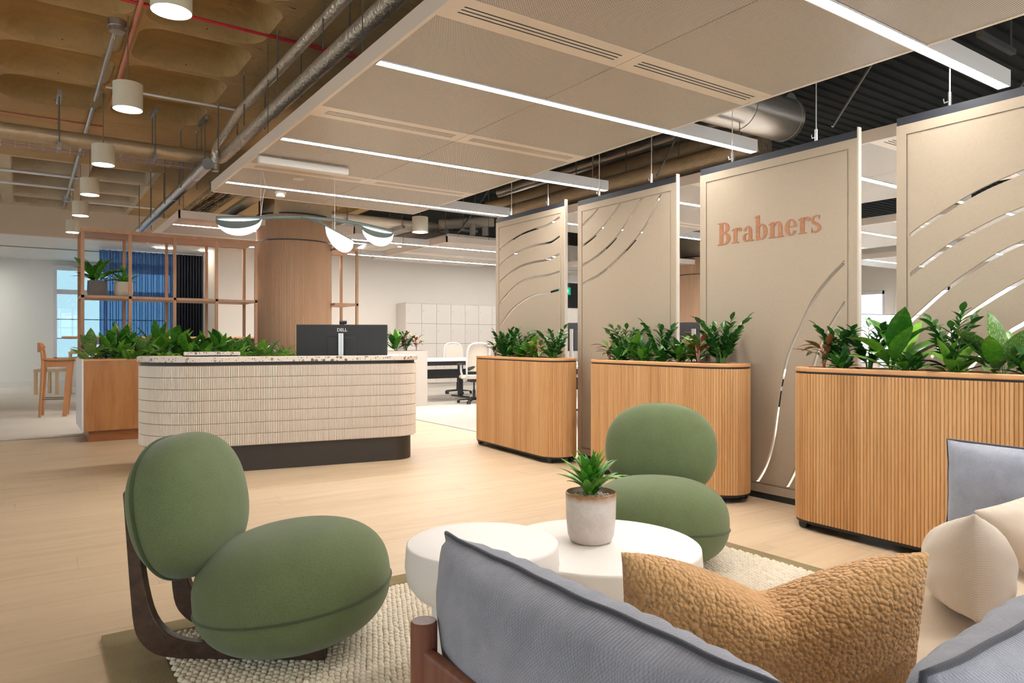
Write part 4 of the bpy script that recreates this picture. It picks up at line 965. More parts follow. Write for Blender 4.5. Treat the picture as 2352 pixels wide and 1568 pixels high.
def pl_zz(t, n, h, m='leaf_dark', leaves=15, ls=.088, lean=.5):
    for i in range(n):
        a = i*2.4+RP.uniform(-.4,.4); hh = h*RP.uniform(.72,1.08); ln = lean*RP.uniform(.5,1.25)
        P = []
        for k in range(9):
            s = k/8; r_ = hh*ln*s*s*.9; P.append(Vector((r_*math.cos(a)+.012*math.cos(a), r_*math.sin(a)+.012*math.sin(a), hh*s*(1-.12*ln*s))))
        MB().tube(P, [.0055*(1-.65*k/8) for k in range(9)], 5).build('stem', M['stem'], t, 3.2, fix=False)
        for k in range(leaves):
            s = .22+.78*k/(leaves-1); j = min(int(s*8), 7); f = s*8-j; p = P[j].lerp(P[j+1], f); d = (P[j+1]-P[j]).normalized()
            side = 1 if k % 2 else -1; yaw = a-PI/2+side*RP.uniform(.75,1.15)
            if k == leaves-1: leaf(t, 'zz', m, ls*.9, p, math.asin(max(-1,min(1,d.z)))*.95, a-PI/2)
            else: leaf(t, 'zz', m, ls*RP.uniform(.85,1.15)*(1-.3*abs(s-.5)), p, RP.uniform(.45,.85), yaw, side*.3)
def pl_red(t, n, L):
    for i in range(3): MB().tube([(0,0,0),(.02*math.cos(i*2),.02*math.sin(i*2),L*.9)], .006, 5).build('stem', M['stem_pink'], t, 3.2, fix=False)
    for i in range(n):
        a = i*2.4; f = i/n; leaf(t, 'broad', 'leaf_red' if i % 4 else 'leaf_pale', L*RP.uniform(.8,1.1), (.02*math.cos(a*.7),.02*math.sin(a*.7),L*(.25+.7*f)), RP.uniform(.1,.9), a, RP.uniform(-.2,.2))
FR = []
for v in range(2):
    mb = MB(); y = z = 0; ang = .5; vs = []; n = 16; pts = []
    for i in range(n+1):
        if i: ang -= (1.1+.5*v)/n; y += math.cos(ang)/n; z += math.sin(ang)/n
        pts.append((0,y,z))
    mb.tube(pts, [.008*(1-.7*i/n) for i in range(n+1)], 4)
    for i in range(2, n+1):
        w = .17*math.sin(PI*(i/n)**.7)+.02; _, y, z = pts[i]
        for s in (-1,1): mb.add([(0,y-.02,z),(s*w*.6,y+.035,z-.01),(s*w,y+.05,z-.04),(s*w*.5,y-.012,z-.02)], [(0,1,2,3)])
    me = mb.mesh('frond', 3.2); me.materials.append(M['leaf_lime'] if v else M['leaf_mid']); FR.append(me)
def pl_fern(t, n, L):
    for i in range(n):
        a = i*2.4+RP.uniform(-.3,.3); o = obj('frond', RP.choice(FR), None, t, loc=(0,0,0), rot=(RP.uniform(.25,1.25),0,a)); s = L*RP.uniform(.75,1.15); o.scale = (s,s,s)
ORD = ['first','second','third','fourth','fifth','sixth','seventh','eighth','ninth','tenth','eleventh','twelfth']
def make_plant(kind, loc, scale, label, group):
    nm, cat = {'zz':('zz_plant','plant'),'broad':('leafy_plant','plant'),'pale':('variegated_plant','plant'),'lime':('peace_lily','plant'),'big':('broadleaf_plant','plant'),'red':('red_leaf_plant','plant'),'fern':('fern','fern'),'dark':('leafy_plant','plant')}[kind]
    t = thing(nm, label, cat, loc, RP.uniform(0,6), group); bed = 'timber' in group
    if kind == 'zz': pl_zz(t, 6, .295*scale)
    elif kind == 'broad': pl_broad(t, 'leaf_mid', 26 if bed else 22, .29*scale, 'lily' if bed else 'broad', (.35,1.4), mats=['leaf_mid','leaf_mid','leaf_dark','leaf_lime'])
    elif kind == 'dark': pl_broad(t, 'leaf_dark', 24, .22*scale, 'broad', (.15,1.3), mats=['leaf_dark','leaf_dark','leaf_mid'])
    elif kind == 'pale': pl_broad(t, 'leaf_pale', 16, .30*scale, 'wide', (.4,1.3), mats=['leaf_pale','leaf_pale','leaf_lime'])
    elif kind == 'lime': pl_broad(t, 'leaf_lime', 24 if bed else 18, .30*scale, 'lily' if bed else 'broad', (.4,1.4), mats=['leaf_lime','leaf_mid'])
    elif kind == 'big': pl_broad(t, 'leaf_lime', 14, .38*scale, 'broad', (.45,1.2), mats=['leaf_lime','leaf_mid','leaf_mid'])
    elif kind == 'red': pl_red(t, 18, .14*scale)
    elif kind == 'fern': pl_fern(t, 26, .2*scale)
    return t
DESC = {'zz':'glossy dark zz plant','broad':'green leafy plant','dark':'low dark-green leafy plant','pale':'cream-variegated leafy plant','lime':'bright green upright leafy plant','big':'large arching-leaved plant','red':'small red-and-green leaved plant','fern':'feathery green fern'}
LIST = {
 1: [('red',.60,0,1.1),('pale',.42,.05,1.05),('zz',.36,-.03,1.0),('dark',.22,-.08,.9),('zz',.10,.05,.95),('broad',-.06,-.06,.8),('dark',-.16,.05,.9),('lime',-.26,-.05,.95),('red',-.42,-.06,1.1),('broad',-.48,.06,.8),('zz',-.60,.02,1.05)],
 2: [('red',.66,-.02,1.1),('zz',.53,.05,1.05),('dark',.46,-.07,.95),('lime',.32,.02,1.0),('broad',.16,-.06,.9),('zz',.08,.06,1.1),('dark',-.06,-.06,.9),('broad',-.20,.0,1.0),('big',-.30,.06,.9),('red',-.45,-.06,1.25),('zz',-.55,.06,.95),('zz',-.66,-.02,1.15)],
 3: [('red',.66,-.02,1.25),('zz',.60,.06,.9),('dark',.50,-.08,.8),('zz',.42,.07,1.0),('big',.22,-.02,1.15),('dark',.10,-.09,.9),('zz',-.06,.05,1.2),('broad',-.12,-.09,.9),('pale',-.30,.0,1.2),('dark',-.46,-.07,.95),('zz',-.56,.06,1.1),('lime',-.70,-.02,1.0)],
}
for k, (x, y, rz) in TR.items():
    for i, (kd, ly, lx, sc) in enumerate(LIST[k]):
        c, s = math.cos(rz), math.sin(rz); lx *= .9
        make_plant(kd, (x+lx*c-ly*s, y+lx*s+ly*c, .970), sc, f'{DESC[kd]}, {ORD[i]} from the desk end, in {TRN[k]}', f'plants in the {TRN[k]}')
BED = [('pale',.12,.16,1.0),('broad',.34,.14,1.05),('fern',.46,.06,1.0),('broad',.40,.30,1.2),('pale',.62,.12,1.05),('broad',.80,.28,1.25),('fern',.86,.08,1.0),('lime',1.02,.26,1.15),('broad',1.16,.12,.95),('fern',1.32,.07,1.1),('lime',1.36,.28,1.05),
       ('broad',1.54,.15,1.1),('fern',1.70,.07,1.1),('broad',1.78,.26,.95),('pale',1.96,.14,.9),('fern',2.08,.07,.95),('fern',2.28,.12,.9),('fern',2.5,.09,.7)]
ORD += ['thirteenth','fourteenth','fifteenth','sixteenth','seventeenth','eighteenth']
for i, (kd, lx, ly, sc) in enumerate(BED):
    make_plant(kd, (BX0+lx, BY0+ly, .90), sc*(1.5 if kd != 'fern' else 1.5), f'{DESC[kd]}, {ORD[i]} from the white end panel, in the timber planting box', 'plants in the timber planting box')
for i, (kd, lx, sc) in enumerate((('zz',.22,.9),('broad',.46,1.2),('red',.62,1.3),('zz',.66,1.0),('red',.86,1.3))):
    make_plant(kd, (4.95+lx, 11.48, .985), sc*1.25, f'{DESC[kd]}, {ORD[i]} from the desk side, in the pale planter box', 'plants in the pale planter box')

# pots on the shelf
def pot(loc, prof, m, label, name='plant_pot'):
    t = thing(name, label, 'pot', loc); MB().lathe(prof, 32).build('vessel', m, t, .9); r = prof[-3][0]; zt = max(p[1] for p in prof)
    MB().lathe([(.0,zt-.03),(r-.012,zt-.03),(r-.012,zt-.022)], 24).build('soil', M['soil'], t); return zt-.022
z = pot((.735, 10.02, 1.70), [(0,0),(.085,0),(.105,.012),(.11,.06),(.105,.19),(.098,.19),(.096,.15)], M['pot_grey'], 'dark grey square-shouldered pot on the timber shelf')
t = thing('peace_lily', 'drooping long-leaved peace lily in the dark grey shelf pot', 'plant', (.735, 10.02, 1.70+z)); pl_broad(t, 'leaf_mid', 20, .47, 'lance', (.15,1.35), mats=['leaf_mid','leaf_dark'])
z = pot((1.015, 9.98, 1.70), [(0,0),(.075,0),(.10,.02),(.108,.08),(.102,.185),(.094,.185),(.092,.15)], M['pot_cream'], 'rounded cream pot on the timber shelf')
t = thing('spider_plant', 'bushy narrow-leaved plant in the cream shelf pot', 'plant', (1.015, 9.98, 1.70+z)); pl_broad(t, 'leaf_mid', 22, .30, 'strap', (.1,1.4), mats=['leaf_mid','leaf_lime'])
# ------------------------------------------------------------------ open-plan office behind
t = thing('locker_bank', 'long bank of pale grey lockers against the cream back wall', 'lockers', (7.79, 15.92, 0))
NC, CW, TH = 14, .42, .5
MB().box(0, NC*CW, .02, .50, .1, 2.1).build('body', M['steel_dark'], t); MB().box(-.02, 0, -.002, .50, 0, 2.1).build('end_panel', M['locker'], t); MB().box(0, NC*CW, -.002, .5, 2.1, 2.115).build('top_panel', M['locker'], t); MB().box(.0, NC*CW, .06, .5, 0, .1).build('plinth', M['locker'], t)
dm = MB().box(.004, CW-.004, 0, .02, .004, TH-.004).mesh('door'); dm.materials.append(M['locker'])
lm = MB().tube([(.06,.004,.32),(.06,-.012,.32)], .013, 10).mesh('lock', .7); lm.materials.append(M['chrome'])
for c in range(NC):
    for r_ in range(4):
        d = obj('door', dm, None, t, loc=(c*CW, 0, .1+r_*TH)); obj('lock', lm, None, d)
def bench_desk(loc, rz, L, label, legs):
    t = thing('bench_desk', label, 'desk', loc, rz); D = 1.6
    MB().box(0, L, 0, D/2-.01, .78, .808).build('desk_top', M['white'], t, bevel=.003); MB().box(0, L, D/2+.01, D, .78, .808).build('desk_top', M['white'], t, bevel=.003)
    MB().box(.05, L-.05, .10, .20, .70, .78).build('frame_beam', M['black'], t); MB().box(.05, L-.05, D-.2, D-.1, .70, .78).build('frame_beam', M['black'], t)
    MB().box(.2, L-.2, D/2-.02, D/2+.02, .42, .60).build('cable_tray', M['black'], t)
    for x in legs:
        for y in (.40, D-.40):
            MB().box(x-.05, x+.05, y-.035, y+.035, .03, .70).build('leg', M['dark_plastic'], t, bevel=.008); MB().box(x-.04, x+.04, y-.32, y+.32, 0, .03).build('foot', M['dark_plastic'], t, bevel=.008)
    return t
bench_desk((6.05, 11.55, 0), 0, 3.4, 'white bench desk on black legs before the lockers', (1.42, 3.2))
bench_desk((7.75, 2.6, 0), PI/2, 3.3, 'white bench desk right behind the felt screens, toward the sofa end', (.3, 3.0))
bench_desk((7.75, 6.1, 0), PI/2, 3.3, 'white bench desk behind the felt screens, toward the lockers', (.3, 3.0))
def task_chair(loc, rz, label):
    t = thing('task_chair', label, 'office chair', loc, rz)          # faces local +y
    b = MB()
    for k in range(5):
        a = 2*PI*k/5+.3; b.add([( -.02*math.sin(a), .02*math.cos(a), .10),(.02*math.sin(a),-.02*math.cos(a),.10),(.30*math.cos(a)+.012*math.sin(a),.30*math.sin(a)-.012*math.cos(a),.065),(.30*math.cos(a)-.012*math.sin(a),.30*math.sin(a)+.012*math.cos(a),.065),
            (-.02*math.sin(a),.02*math.cos(a),.06),(.02*math.sin(a),-.02*math.cos(a),.06),(.30*math.cos(a)+.012*math.sin(a),.30*math.sin(a)-.012*math.cos(a),.05),(.30*math.cos(a)-.012*math.sin(a),.30*math.sin(a)+.012*math.cos(a),.05)],
            [(0,1,2,3),(7,6,5,4),(0,4,5,1),(1,5,6,2),(2,6,7,3),(3,7,4,0)])
        for q in (-1,1): MB().tube([(.29*math.cos(a)+q*.022*math.sin(a)-.01*math.sin(a),.29*math.sin(a)-q*.022*math.cos(a)+.01*math.cos(a),.03),(.29*math.cos(a)+q*.022*math.sin(a)+.01*math.sin(a),.29*math.sin(a)-q*.022*math.cos(a)-.01*math.cos(a),.03)], .03, 12).build('castor', M['dark_plastic'], t, .7)
    b.build('star_base', M['black'], t)
    MB().tube([(0,0,.06),(0,0,.25)], .028, 12).tube([(0,0,.25),(0,0,.42)], .016, 12).build('gas_column', M['black'], t, .7)
    MB().box(-.12,.12,-.16,.14,.40,.45).build('mechanism', M['dark_plastic'], t, bevel=.01)
    MB().prism(rrect(.50,.47,.11), .455, .52).build('seat', M['chair_beige'], t, .7, bevel=.02)
    fr = spline([(-.20,-.16,.44),(-.215,-.24,.56),(-.22,-.26,.80),(-.20,-.29,1.02),(-.13,-.30,1.10),(0,-.30,1.12),(.13,-.30,1.10),(.20,-.29,1.02),(.22,-.26,.80),(.215,-.24,.56),(.20,-.16,.44)], 4)
    MB().tube(fr, .019, 8).build('back_frame', M['white_metal'], t, .9)
    n = 10; vs = []; fs = []
    for i in range(n+1):
        zz = .60+.49*i/n; w = .205*min(1, (1.135-zz)/.09)**.5
        for j in range(7): q = -1+2*j/6; vs.append((w*q, -.262-.035*(zz-.6)/.5+.0-.02*(1-q*q)*0+.02*q*q, zz))
    for i in range(n):
        for j in range(6): fs.append((i*7+j,i*7+j+1,(i+1)*7+j+1,(i+1)*7+j))
    m_ = len(vs); vs += [(x,y+.02,z) for x,y,z in vs]; fs += [tuple(reversed([q+m_ for q in f])) for f in fs[:]]
    MB().add(vs, fs).build('back_pad', M['chair_beige'], t, 3.2)
    MB().tube(spline([(-.20,-.25,.64),(0,-.23,.70),(.20,-.25,.64)], 5), .035, 8).build('lumbar', M['dark_plastic'], t, .9)
    for s in (-1,1):
        MB().tube([(s*.24,-.08,.46),(s*.27,-.06,.60),(s*.27,-.05,.72)], [.022,.02,.024], 8).build('arm_post', M['white_metal'], t, .9); MB().prism([(x+s*.27,y-.02) for x,y in rrect(.09,.26,.04)], .72,.745).build('arm_pad', M['dark_plastic'], t, .7)
    return t
c0 = task_chair((6.93, 11.32, 0), math.radians(-14), 'beige-backed task chair at the bench desk near the lockers')
dup(c0, (6.30, 13.55, 0), math.radians(190), 'beige-backed task chair on the locker side of the bench desk')
dup(c0, (7.9, 13.6, 0), math.radians(170), 'beige-backed task chair between the bench desk and lockers, further along')
dup(c0, (5.85, 8.15, 0), math.radians(-80), 'beige-backed task chair behind the screen with wavy slots')
sc = NT('document_screen'); co = sc.obj_co(); sx = sc.n('SeparateXYZ'); sc.set(sx.inputs[0], co)
ln = sc.math('GREATER_THAN', sc.math('SINE', sc.math('MULTIPLY', sx.outputs[2], 260.)), .72); brk = sc.math('GREATER_THAN', sc.noise(sc.vm('MULTIPLY', co, (14,1,40)), 3, 2), .52)
e = sc.n('Emission'); sc.set(e.inputs[0], sc.mix(sc.math('MULTIPLY', ln, brk), (.80,.86,1.0), (.55,.60,.72))); e.inputs[1].default_value = 1.1; sc.t.links.new(e.outputs[0], sc.out.inputs[0])
monitor('office_monitor', 'bright monitor showing a white document between two felt screens', (6.72, 3.52, .808), YAW+PI-.95, w=.80, h=.46, zb=.14, screen=sc.m)
monitor('office_monitor', 'dark monitor behind the felt screen with the lettering', (6.75, 5.88, .808), math.radians(-52), w=.70, h=.38, zb=.20)
monitor('office_monitor', 'dark monitor behind the gap beside the wavy-slot screen', (6.72, 8.20, .808), math.radians(-40), w=.80, h=.42, zb=.20)
t = thing('glazed_panel', 'dark glazed panel in a white frame high on the back wall', 'window', (13.1, 16.40, 2.2))
MB().box(-.5,.7,0,.05,-.2,.75).build('frame', M['white_metal'], t); MB().box(-.44,.64,-.006,.0,-.14,.69).build('pane', M['black_glass'], t)
t = thing('exit_sign', 'green running-man exit sign hung from the office ceiling', 'exit sign', (12.05, 15.0, 2.42))
MB().box(-.2,.2,-.015,.015,0,.2).build('panel', M['exit_green'], t)
MB().box(-.17,.0,-.0165,-.0155,.02,.18).build('white_field', M['exit_white'], t)
MB().box(-.03,.012,-.018,-.017,.08,.16).add([(.05,-.018,.1),(.12,-.018,.16),(.12,-.018,.04)],[(0,1,2)]).build('pictogram', M['exit_white'], t)
g = MB().add([(-.12,-.018,.06),(-.06,-.018,.10),(-.05,-.018,.09),(-.09,-.018,.05)],[(0,1,2,3)]).add([(-.10,-.018,.09),(-.07,-.018,.14),(-.055,-.018,.13),(-.08,-.018,.08)],[(0,1,2,3)]); g.build('figure', M['exit_green'], t)
for x in (-.15,.15): MB().tube([(x,0,.2),(x,0,1.56)], .004, 5).build('wire', M['steel_dark'], t)
# ------------------------------------------------------------------ rug
RX0, RX1, RY0, RY1 = .244, 3.28, .85, 3.15
rg = thing('rug', 'cream bobbled wool rug with an olive woven border under the seating', 'rug', (RX0, RY0, 0)); W, D = RX1-RX0, RY1-RY0; BL, BR, BF = .175, .085, .11
MB().prism([(x+W/2, y+D/2) for x, y in rrect(W, D, .01)], 0.0008, .013).build('backing', M['border_weave'], rg, bevel=.004)
MB().ring([(0,0),(W,0),(W,D),(0,D)], [(BL,BF),(W-BR,BF),(W-BR,D-BF),(BL,D-BF)], .012, .0165).build('border', M['border_weave'], rg, bevel=.003)
px, py = .0225, .026; nx, ny = int((W-BL-BR)/px), int((D-2*BF)/py); rs = np.random.RandomState(3)
gx, gy = np.meshgrid(np.arange(nx), np.arange(ny)); gx = gx.ravel(); gy = gy.ravel(); K = len(gx)
cx = BL+(gx+.5+.5*(gy % 2)*.9)*px+rs.normal(0,.0012,K); cy = BF+(gy+.5)*py+rs.normal(0,.0012,K); keep = cx < W-BR-.005; cx, cy = cx[keep], cy[keep]; K = len(cx)
ax = .0128*rs.uniform(.9,1.12,K); ay = .0145*rs.uniform(.9,1.1,K); az = .0135*rs.uniform(.85,1.15,K)
tmpl = []; n8 = 7
for r_, z_ in ((1.,0.),(.93,.45),(.60,.85)): tmpl += [(r_*math.cos(2*PI*k/n8), r_*math.sin(2*PI*k/n8), z_) for k in range(n8)]
tmpl.append((0,0,1.)); T = np.array(tmpl)
V = np.stack([cx[:,None]+T[None,:,0]*ax[:,None], cy[:,None]+T[None,:,1]*ay[:,None], .012+T[None,:,2]*az[:,None]], -1).reshape(-1,3)
q = []
for l in range(2): q += [(l*n8+k, l*n8+(k+1)%n8, (l+1)*n8+(k+1)%n8, (l+1)*n8+k) for k in range(n8)]
q = [t3 for a,b,c,d in q for t3 in ((a,b,c),(a,c,d))]+[(2*n8+k, 2*n8+(k+1)%n8, 3*n8) for k in range(n8)]
F = (np.array(q)[None]+(np.arange(K)*len(T))[:,None,None]).reshape(-1,3)
stuff(obj('bobbles', np_mesh('bobbles', V, F), M['rug_cream'], rg))

# ------------------------------------------------------------------ green lounge chairs
def pebble(a, b, c, p, e2, n=72, m=40):            # pillowy ellipsoid, smooth at both poles
    f = lambda w, e: np.sign(w)*np.abs(w)**e
    th = np.linspace(-PI/2, PI/2, m+1); ph = np.linspace(0, 2*PI, n, endpoint=False); TH, PH = np.meshgrid(th, ph, indexing='ij')
    R_ = np.cos(TH); Z = np.sign(TH)*(1-np.clip(R_,0,1)**p)**(1/p)
    k = np.clip(R_*1.5, 0, 1); cx = np.cos(PH)*(1-k)+f(np.cos(PH), e2)*k; cy = np.sin(PH)*(1-k)+f(np.sin(PH), e2)*k
    V = np.stack([a*R_*cx, b*R_*cy, c*Z], -1).reshape(-1,3)
    F = [(i*n+j, i*n+(j+1)%n, (i+1)*n+(j+1)%n, (i+1)*n+j) for i in range(m) for j in range(n)]
    return V, F
def ring_se(a, b, e, n=72): 
    f = lambda w: math.copysign(abs(w)**e, w); return [(a*f(math.cos(2*PI*k/n)), b*f(math.sin(2*PI*k/n)), 0) for k in range(n)]
def lounge_chair(loc, rz, label):
    t = thing('lounge_chair', label, 'chair', loc, rz, 'green pebble lounge chairs')
    A, C = .352, .222
    V, F = pebble(A, A, C, 2.45, .95); s = obj('seat', np_mesh('seat', V, F), M['green_cloth'], t, loc=(0,0,.222), rot=(0,math.radians(-7),0))
    MB().tube([(x_, y_, -.03) for x_, y_, _ in ring_se(A-.001, A-.001, .95)], .0062, 8, closed=True).build('piping', M['piping_green'], s, 3.2)
    V, F = pebble(.262, .310, .155, 2.4, .86); b = obj('backrest', np_mesh('backrest', V, F), M['green_cloth'], t, loc=(-.392,0,.52), rot=(0,math.radians(90-11),0))
    MB().tube([(x_, y_, -.05) for x_, y_, _ in ring_se(.264*.972, .314*.972, .86)], .0062, 8, closed=True).build('piping', M['piping_green'], b, 3.2)
    prof = [(-.625,.585),(-.60,.615),(-.578,.60),(-.56,.36),(-.535,.21),(-.50,.125),(-.44,.075),(-.36,.058),(.10,.052),(.10,0),(-.42,0),(-.50,.012),(-.555,.05),(-.585,.11),(-.60,.25)]
    prof = prof[:3]+[tuple(p) for p in spline(prof[2:8], 3)][1:]+prof[8:11]+[tuple(p) for p in spline(prof[10:15], 3)][1:]
    prof = [(x+.058, z) for x, z in prof]
    for y in (-.14, .14):
        MB().prism([(x, z) for x, z in prof], -.017, .017).build('runner', M['walnut'], t, .5, bevel=.004, loc=(0,y,0), rot=(PI/2,0,0))
    MB().box(-.495,-.45,-.13,.13,.40,.44).box(-.10,.10,-.13,.13,.02,.05).build('cross_rail', M['walnut'], t)
    return t
x, y, _ = at(2.66, -.815); c1 = lounge_chair((x, y, .024), -YAW-.03, 'rounded green lounge chair on dark wood runners at the rug corner')
x, y, _ = at(3.62, .745); dup(c1, (x, y, .02), math.atan2(-FW[1], -FW[0])-.24, 'rounded green lounge chair behind the plant on the table')

# ------------------------------------------------------------------ coffee tables and potted plant
def drum_table(d, l, R_, z, stem, label):
    t = thing('coffee_table', label, 'table', at(d, l)); z0 = .014
    MB().lathe([(0,z),(R_-.007,z),(R_-.001,z-.004),(R_,z-.012),(R_+.004,z-.07),(R_-.004,z-.12),(R_-.03,z-.155),(R_-.075,z-.172),(stem,z-.178)], 72).build('top', M['table_white'], t, .9)
    MB().lathe([(stem,z-.17),(stem,z0+.02),(stem+.01,z0+.004),(stem+.01,z0)], 48).build('pedestal', M['table_white'], t, .9)
    return t
drum_table(2.32, -.097, .248, .497, .165, 'taller small round white drum table')
drum_table(2.80, .347, .392, .354, .26, 'low wide round white drum table holding the potted plant')
pt = at(2.83, .315, .354)
t = thing('plant_pot', 'speckled cream glazed pot with brown rim on the low table', 'pot', pt)
MB().lathe([(0,0),(.070,0),(.082,.006),(.092,.03),(.099,.10),(.101,.195),(.097,.198),(.094,.19),(.092,.15)], 48).build('vessel', M['glazed_pot'], t, .9)
gr = MB()
for k in range(150):
    a = RP.uniform(0,2*PI); r_ = .088*math.sqrt(RP.random()); s = RP.uniform(.004,.0075); gr.sphere((r_*math.cos(a), r_*math.sin(a), .176+RP.uniform(0,.006)), (s,s*1.1,s*.8), 6, 4)
MB().lathe([(0,.168),(.092,.168),(.092,.174)], 24).build('soil', M['soil'], t)
stuff(gr.build('gravel', M['pebble'], t, 3.2))
t = thing('dracaena', 'compact glossy dracaena rosette in the cream table pot', 'plant', (pt[0], pt[1], pt[2]+.178))
for i in range(40):
    f = i/39; a = i*2.4; leaf(t, 'drac', 'leaf_mid' if i % 4 else 'leaf_lime', .195*RP.uniform(.85,1.12)*(1-.22*f), (.012*math.cos(a), .012*math.sin(a), .0+.045*f), .55+.85*f+RP.uniform(-.1,.1), a)

# ------------------------------------------------------------------ sofa
sf = thing('sofa', 'blue-grey sofa with dark red-brown timber frame and loose cushions', 'sofa', (.63, .40, 0)); ox, oy = .63, .40
SX0, SX1, SY0, SY1 = .626, 3.09, .30, 1.205
for x in (SX0, SX1):
    for y in (SY0, SY1): MB().lathe([(.0245,.014),(.0255,.02),(.0255,.616),(.023,.62),(0,.62)], 28, (x-ox,y-oy,0)).build('post', M['mahogany'], sf, .5)
def rail(a, b, z0, z1, th, nm):
    a, b = Vector(a), Vector(b); d = (b-a).normalized(); n_ = Vector((-d.y,d.x,0)); mb = MB(); sec = [(-th,z0),(th,z0),(th,z1-th)]+[(th*math.cos(q), z1-th+th*math.sin(q)) for q in [PI*i/6 for i in range(1,6)]]+[(-th,z1-th)]
    vs = [p+n_*o+Vector((0,0,z)) for p in (a,b) for o,z in sec]; m_ = len(sec)
    mb.add(vs, [(i,(i+1)%m_,m_+(i+1)%m_,m_+i) for i in range(m_)]+[tuple(range(m_-1,-1,-1)), tuple(range(m_,2*m_))]); mb.build(nm, M['mahogany'], sf, .6, loc=(-ox,-oy,0))
rail((SX0,SY0,0),(SX0,SY1,0), .26, .575, .013, 'side_rail'); rail((SX1,SY0,0),(SX1,SY1,0), .26, .575, .013, 'side_rail')
rail((SX0,SY0,0),(SX1,SY0,0), .26, .575, .013, 'back_rail'); rail((SX0,SY1-.01,0),(SX1,SY1-.01,0), .19, .26, .014, 'front_rail')
MB().box(SX0+.02-ox, SX1-.02-ox, SY0+.02-oy, SY1-.03-oy, .20, .27).build('seat_deck', M['blue_cloth'], sf, bevel=.01)
def set_uv(me, uv):
    l = me.uv_layers.new(name='cloth'); vi = np.empty(len(me.loops), np.int32); me.loops.foreach_get('vertex_index', vi); l.data.foreach_set('uv', np.asarray(uv, np.float32)[vi].ravel())
def pillow_np(w, h, t, n=40, m=30, ear=.05, pinch=.55, edge=.004, chop=0, puff=.5):
    u = np.linspace(-1,1,n+1); v = np.linspace(-1,1,m+1); U, Vv = np.meshgrid(u, v, indexing='ij')
    X = U*w/2*(1-ear*(1-np.abs(Vv)**2)*np.abs(U)**2*.8); Z = Vv*h/2*(1-ear*(1-np.abs(U)**2)*np.abs(Vv)**2)
    th = t/2*np.clip((1-np.abs(U)**2.6),0,1)**puff*np.clip((1-np.abs(Vv)**2.6),0,1)**puff+edge
    if chop: Z = Z-chop*(1.03-np.sqrt(U*U+.0025))**1.9*np.clip((Vv+1)/2,0,1)**2.2
    return X, Z, th, U, Vv
def pillow(name, w, h, t, m, parent=None, loc=(0,0,0), rot=(0,0,0), label=None, piping=None, wr=.004, seed=0, group=None, n=44, mm=32, **kw):
    X, Z, th, U, V_ = pillow_np(w, h, t, n, mm, **kw); rs = np.random.RandomState(seed)
    k1 = [rs.uniform(4,13,2) for _ in range(4)]; ph = rs.uniform(0,6,4)
    wv = sum(np.sin(U*k[0]+V_*k[1]+p) for k, p in zip(k1, ph))*wr*.3+wr*np.sin(U*38+seed)*np.clip(np.abs(V_)-.55,0,1)*2*(1-U**8)
    N, Mm = X.shape; mk = lambda s: np.stack([X, s*(th+wv*np.clip(th/th.max()*2,0,1)), Z], -1).reshape(-1,3)
    V = np.concatenate([mk(-1), mk(1)]); q = []
    for i in range(N-1):
        for j in range(Mm-1):
            a = i*Mm+j; q.append((a,a+Mm,a+Mm+1,a+1)); b = a+N*Mm; q.append((b+1,b+Mm+1,b+Mm,b))
    rim = [i*Mm for i in range(N)]+[(N-1)*Mm+j for j in range(1,Mm)]+[i*Mm+Mm-1 for i in range(N-2,-1,-1)]+[j for j in range(Mm-2,0,-1)]
    for a, b in zip(rim, rim[1:]+rim[:1]): q.append((a, a+N*Mm, b+N*Mm, b))
    me = np_mesh(name, V, q)
    bm = bmesh.new(); bm.from_mesh(me); bmesh.ops.recalc_face_normals(bm, faces=bm.faces); bm.to_mesh(me); bm.free(); me.shade_smooth()
    uv = np.stack([U*w/2, V_*h/2+.3*np.abs(th)], -1).reshape(-1,2); set_uv(me, np.concatenate([uv, uv]))
    if piping is None and label is None: return obj(name, me, m, parent, loc=loc, rot=rot)
    if label: parent_ = thing(name, label, 'cushion', loc, 0, group); parent_.rotation_euler = rot; o = obj('cover', me, m, parent_)
    else: parent_ = o = obj(name, me, m, parent, loc=loc, rot=rot)
    if piping is not None:
        P = [Vector((X.ravel()[k], .0012*math.sin(i*.9)+.002*math.sin(i*.37), Z.ravel()[k])) for i, k in enumerate(rim)]; c = sum(P, Vector())/len(P)
        MB().tube([p+(p-c).normalized()*.003 for p in P], .0048, 8, closed=True).build('piping', piping, parent_, 3.2)
    return o
bl, bp = M['blue_cloth'], M['blue_piping']
kw = dict(ear=.035, puff=.42, wr=.006)
pillow('arm_cushion', .80, .42, .22, bl, sf, (.745-ox, .885-oy, .543), (math.radians(7),0,-PI/2), piping=bp, seed=1, **kw)
pillow('arm_cushion', .80, .42, .22, bl, sf, (2.975-ox, .92-oy, .555), (math.radians(-3),0,-PI/2), piping=bp, seed=2, **kw)
pillow('back_cushion', 1.10, .44, .22, bl, sf, (1.40-ox, .415-oy, .548), (math.radians(4),0,0), piping=bp, seed=3, **kw)
pillow('back_cushion', 1.02, .44, .22, bl, sf, (2.46-ox, .415-oy, .548), (math.radians(4),0,0), piping=bp, seed=4, **kw)
MB().prism([(x+1.86-ox, y+.86-oy) for x, y in rrect(2.02,.68,.05)], .272, .40).build('seat_cushion', M['seat_cloth'], sf, .7, bevel=.04)
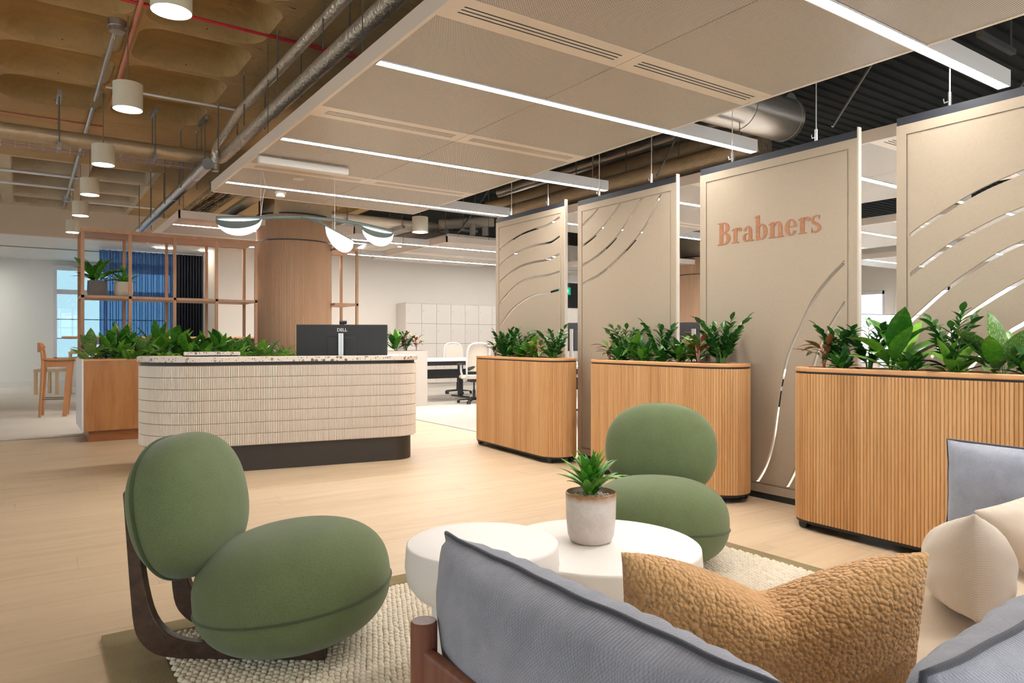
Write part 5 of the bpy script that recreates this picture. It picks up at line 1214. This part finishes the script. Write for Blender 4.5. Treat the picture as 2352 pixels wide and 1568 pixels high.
# scatter cushions
def boucle():
    w, h, t = .60, .35, .17; X, Z, th, U, V_ = pillow_np(w, h, t, 160, 120, ear=.04, chop=.10, puff=.5)
    rs = np.random.RandomState(9); q = .0080; out = []
    for s in (-1, 1):
        gx = np.floor(X/q); gz = np.floor(Z/q); best = np.full(X.shape, 9.)
        H1 = rs.rand(256,256); H2 = rs.rand(256,256)
        for dx in (-1,0,1):
            for dz in (-1,0,1):
                ix = (gx+dx).astype(int); iz = (gz+dz).astype(int); fx = (ix+H1[ix%256,iz%256])*q; fz = (iz+H2[ix%256,iz%256])*q
                best = np.minimum(best, np.hypot((X-fx), (Z-fz)*1.15))
        lump = .0026*np.sqrt(np.clip(1-(best/(.78*q))**2, 0, 1))
        out.append(np.stack([X*(1+.4*lump), s*(th+lump), Z+.2*lump], -1).reshape(-1,3))
    N, Mm = X.shape; V = np.concatenate(out); i, j = np.meshgrid(np.arange(N-1), np.arange(Mm-1), indexing='ij'); a = (i*Mm+j).ravel()
    F1 = np.stack([a,a+Mm,a+Mm+1,a+1],-1); F2 = np.stack([a+1,a+Mm+1,a+Mm,a],-1)+N*Mm
    rim = np.array([k*Mm for k in range(N)]+[(N-1)*Mm+k for k in range(1,Mm)]+[k*Mm+Mm-1 for k in range(N-2,-1,-1)]+[k for k in range(Mm-2,0,-1)]); nx_ = np.roll(rim,-1)
    F3 = np.stack([rim, rim+N*Mm, nx_+N*Mm, nx_],-1)
    return np_mesh('cover', V, np.concatenate([F1[:, ::1], F2, F3]))
b = at(1.42, .515, .562); t = thing('boucle_cushion', 'tan boucle scatter cushion with a chopped top on the sofa', 'cushion', b); t.rotation_euler = (math.radians(10), 0, -YAW)
obj('cover', boucle(), M['boucle'], t)
b = at(1.97, 1.265, .525); pillow('scatter_cushion', .50, .26, .21, M['cream_cloth'], None, b, (0, math.radians(15), -YAW+math.radians(62)), 'cream lumbar cushion standing end-on beside the boucle cushion', seed=7, ear=.05, puff=.6, wr=.003)
b = at(2.34, 1.80, .515); pillow('scatter_cushion', .50, .30, .17, M['cream_cloth'], None, b, (math.radians(-45), math.radians(-6), -YAW+math.radians(25)), 'cream scatter cushion lying against the sofa arm', seed=8, ear=.06, puff=.6, wr=.003)
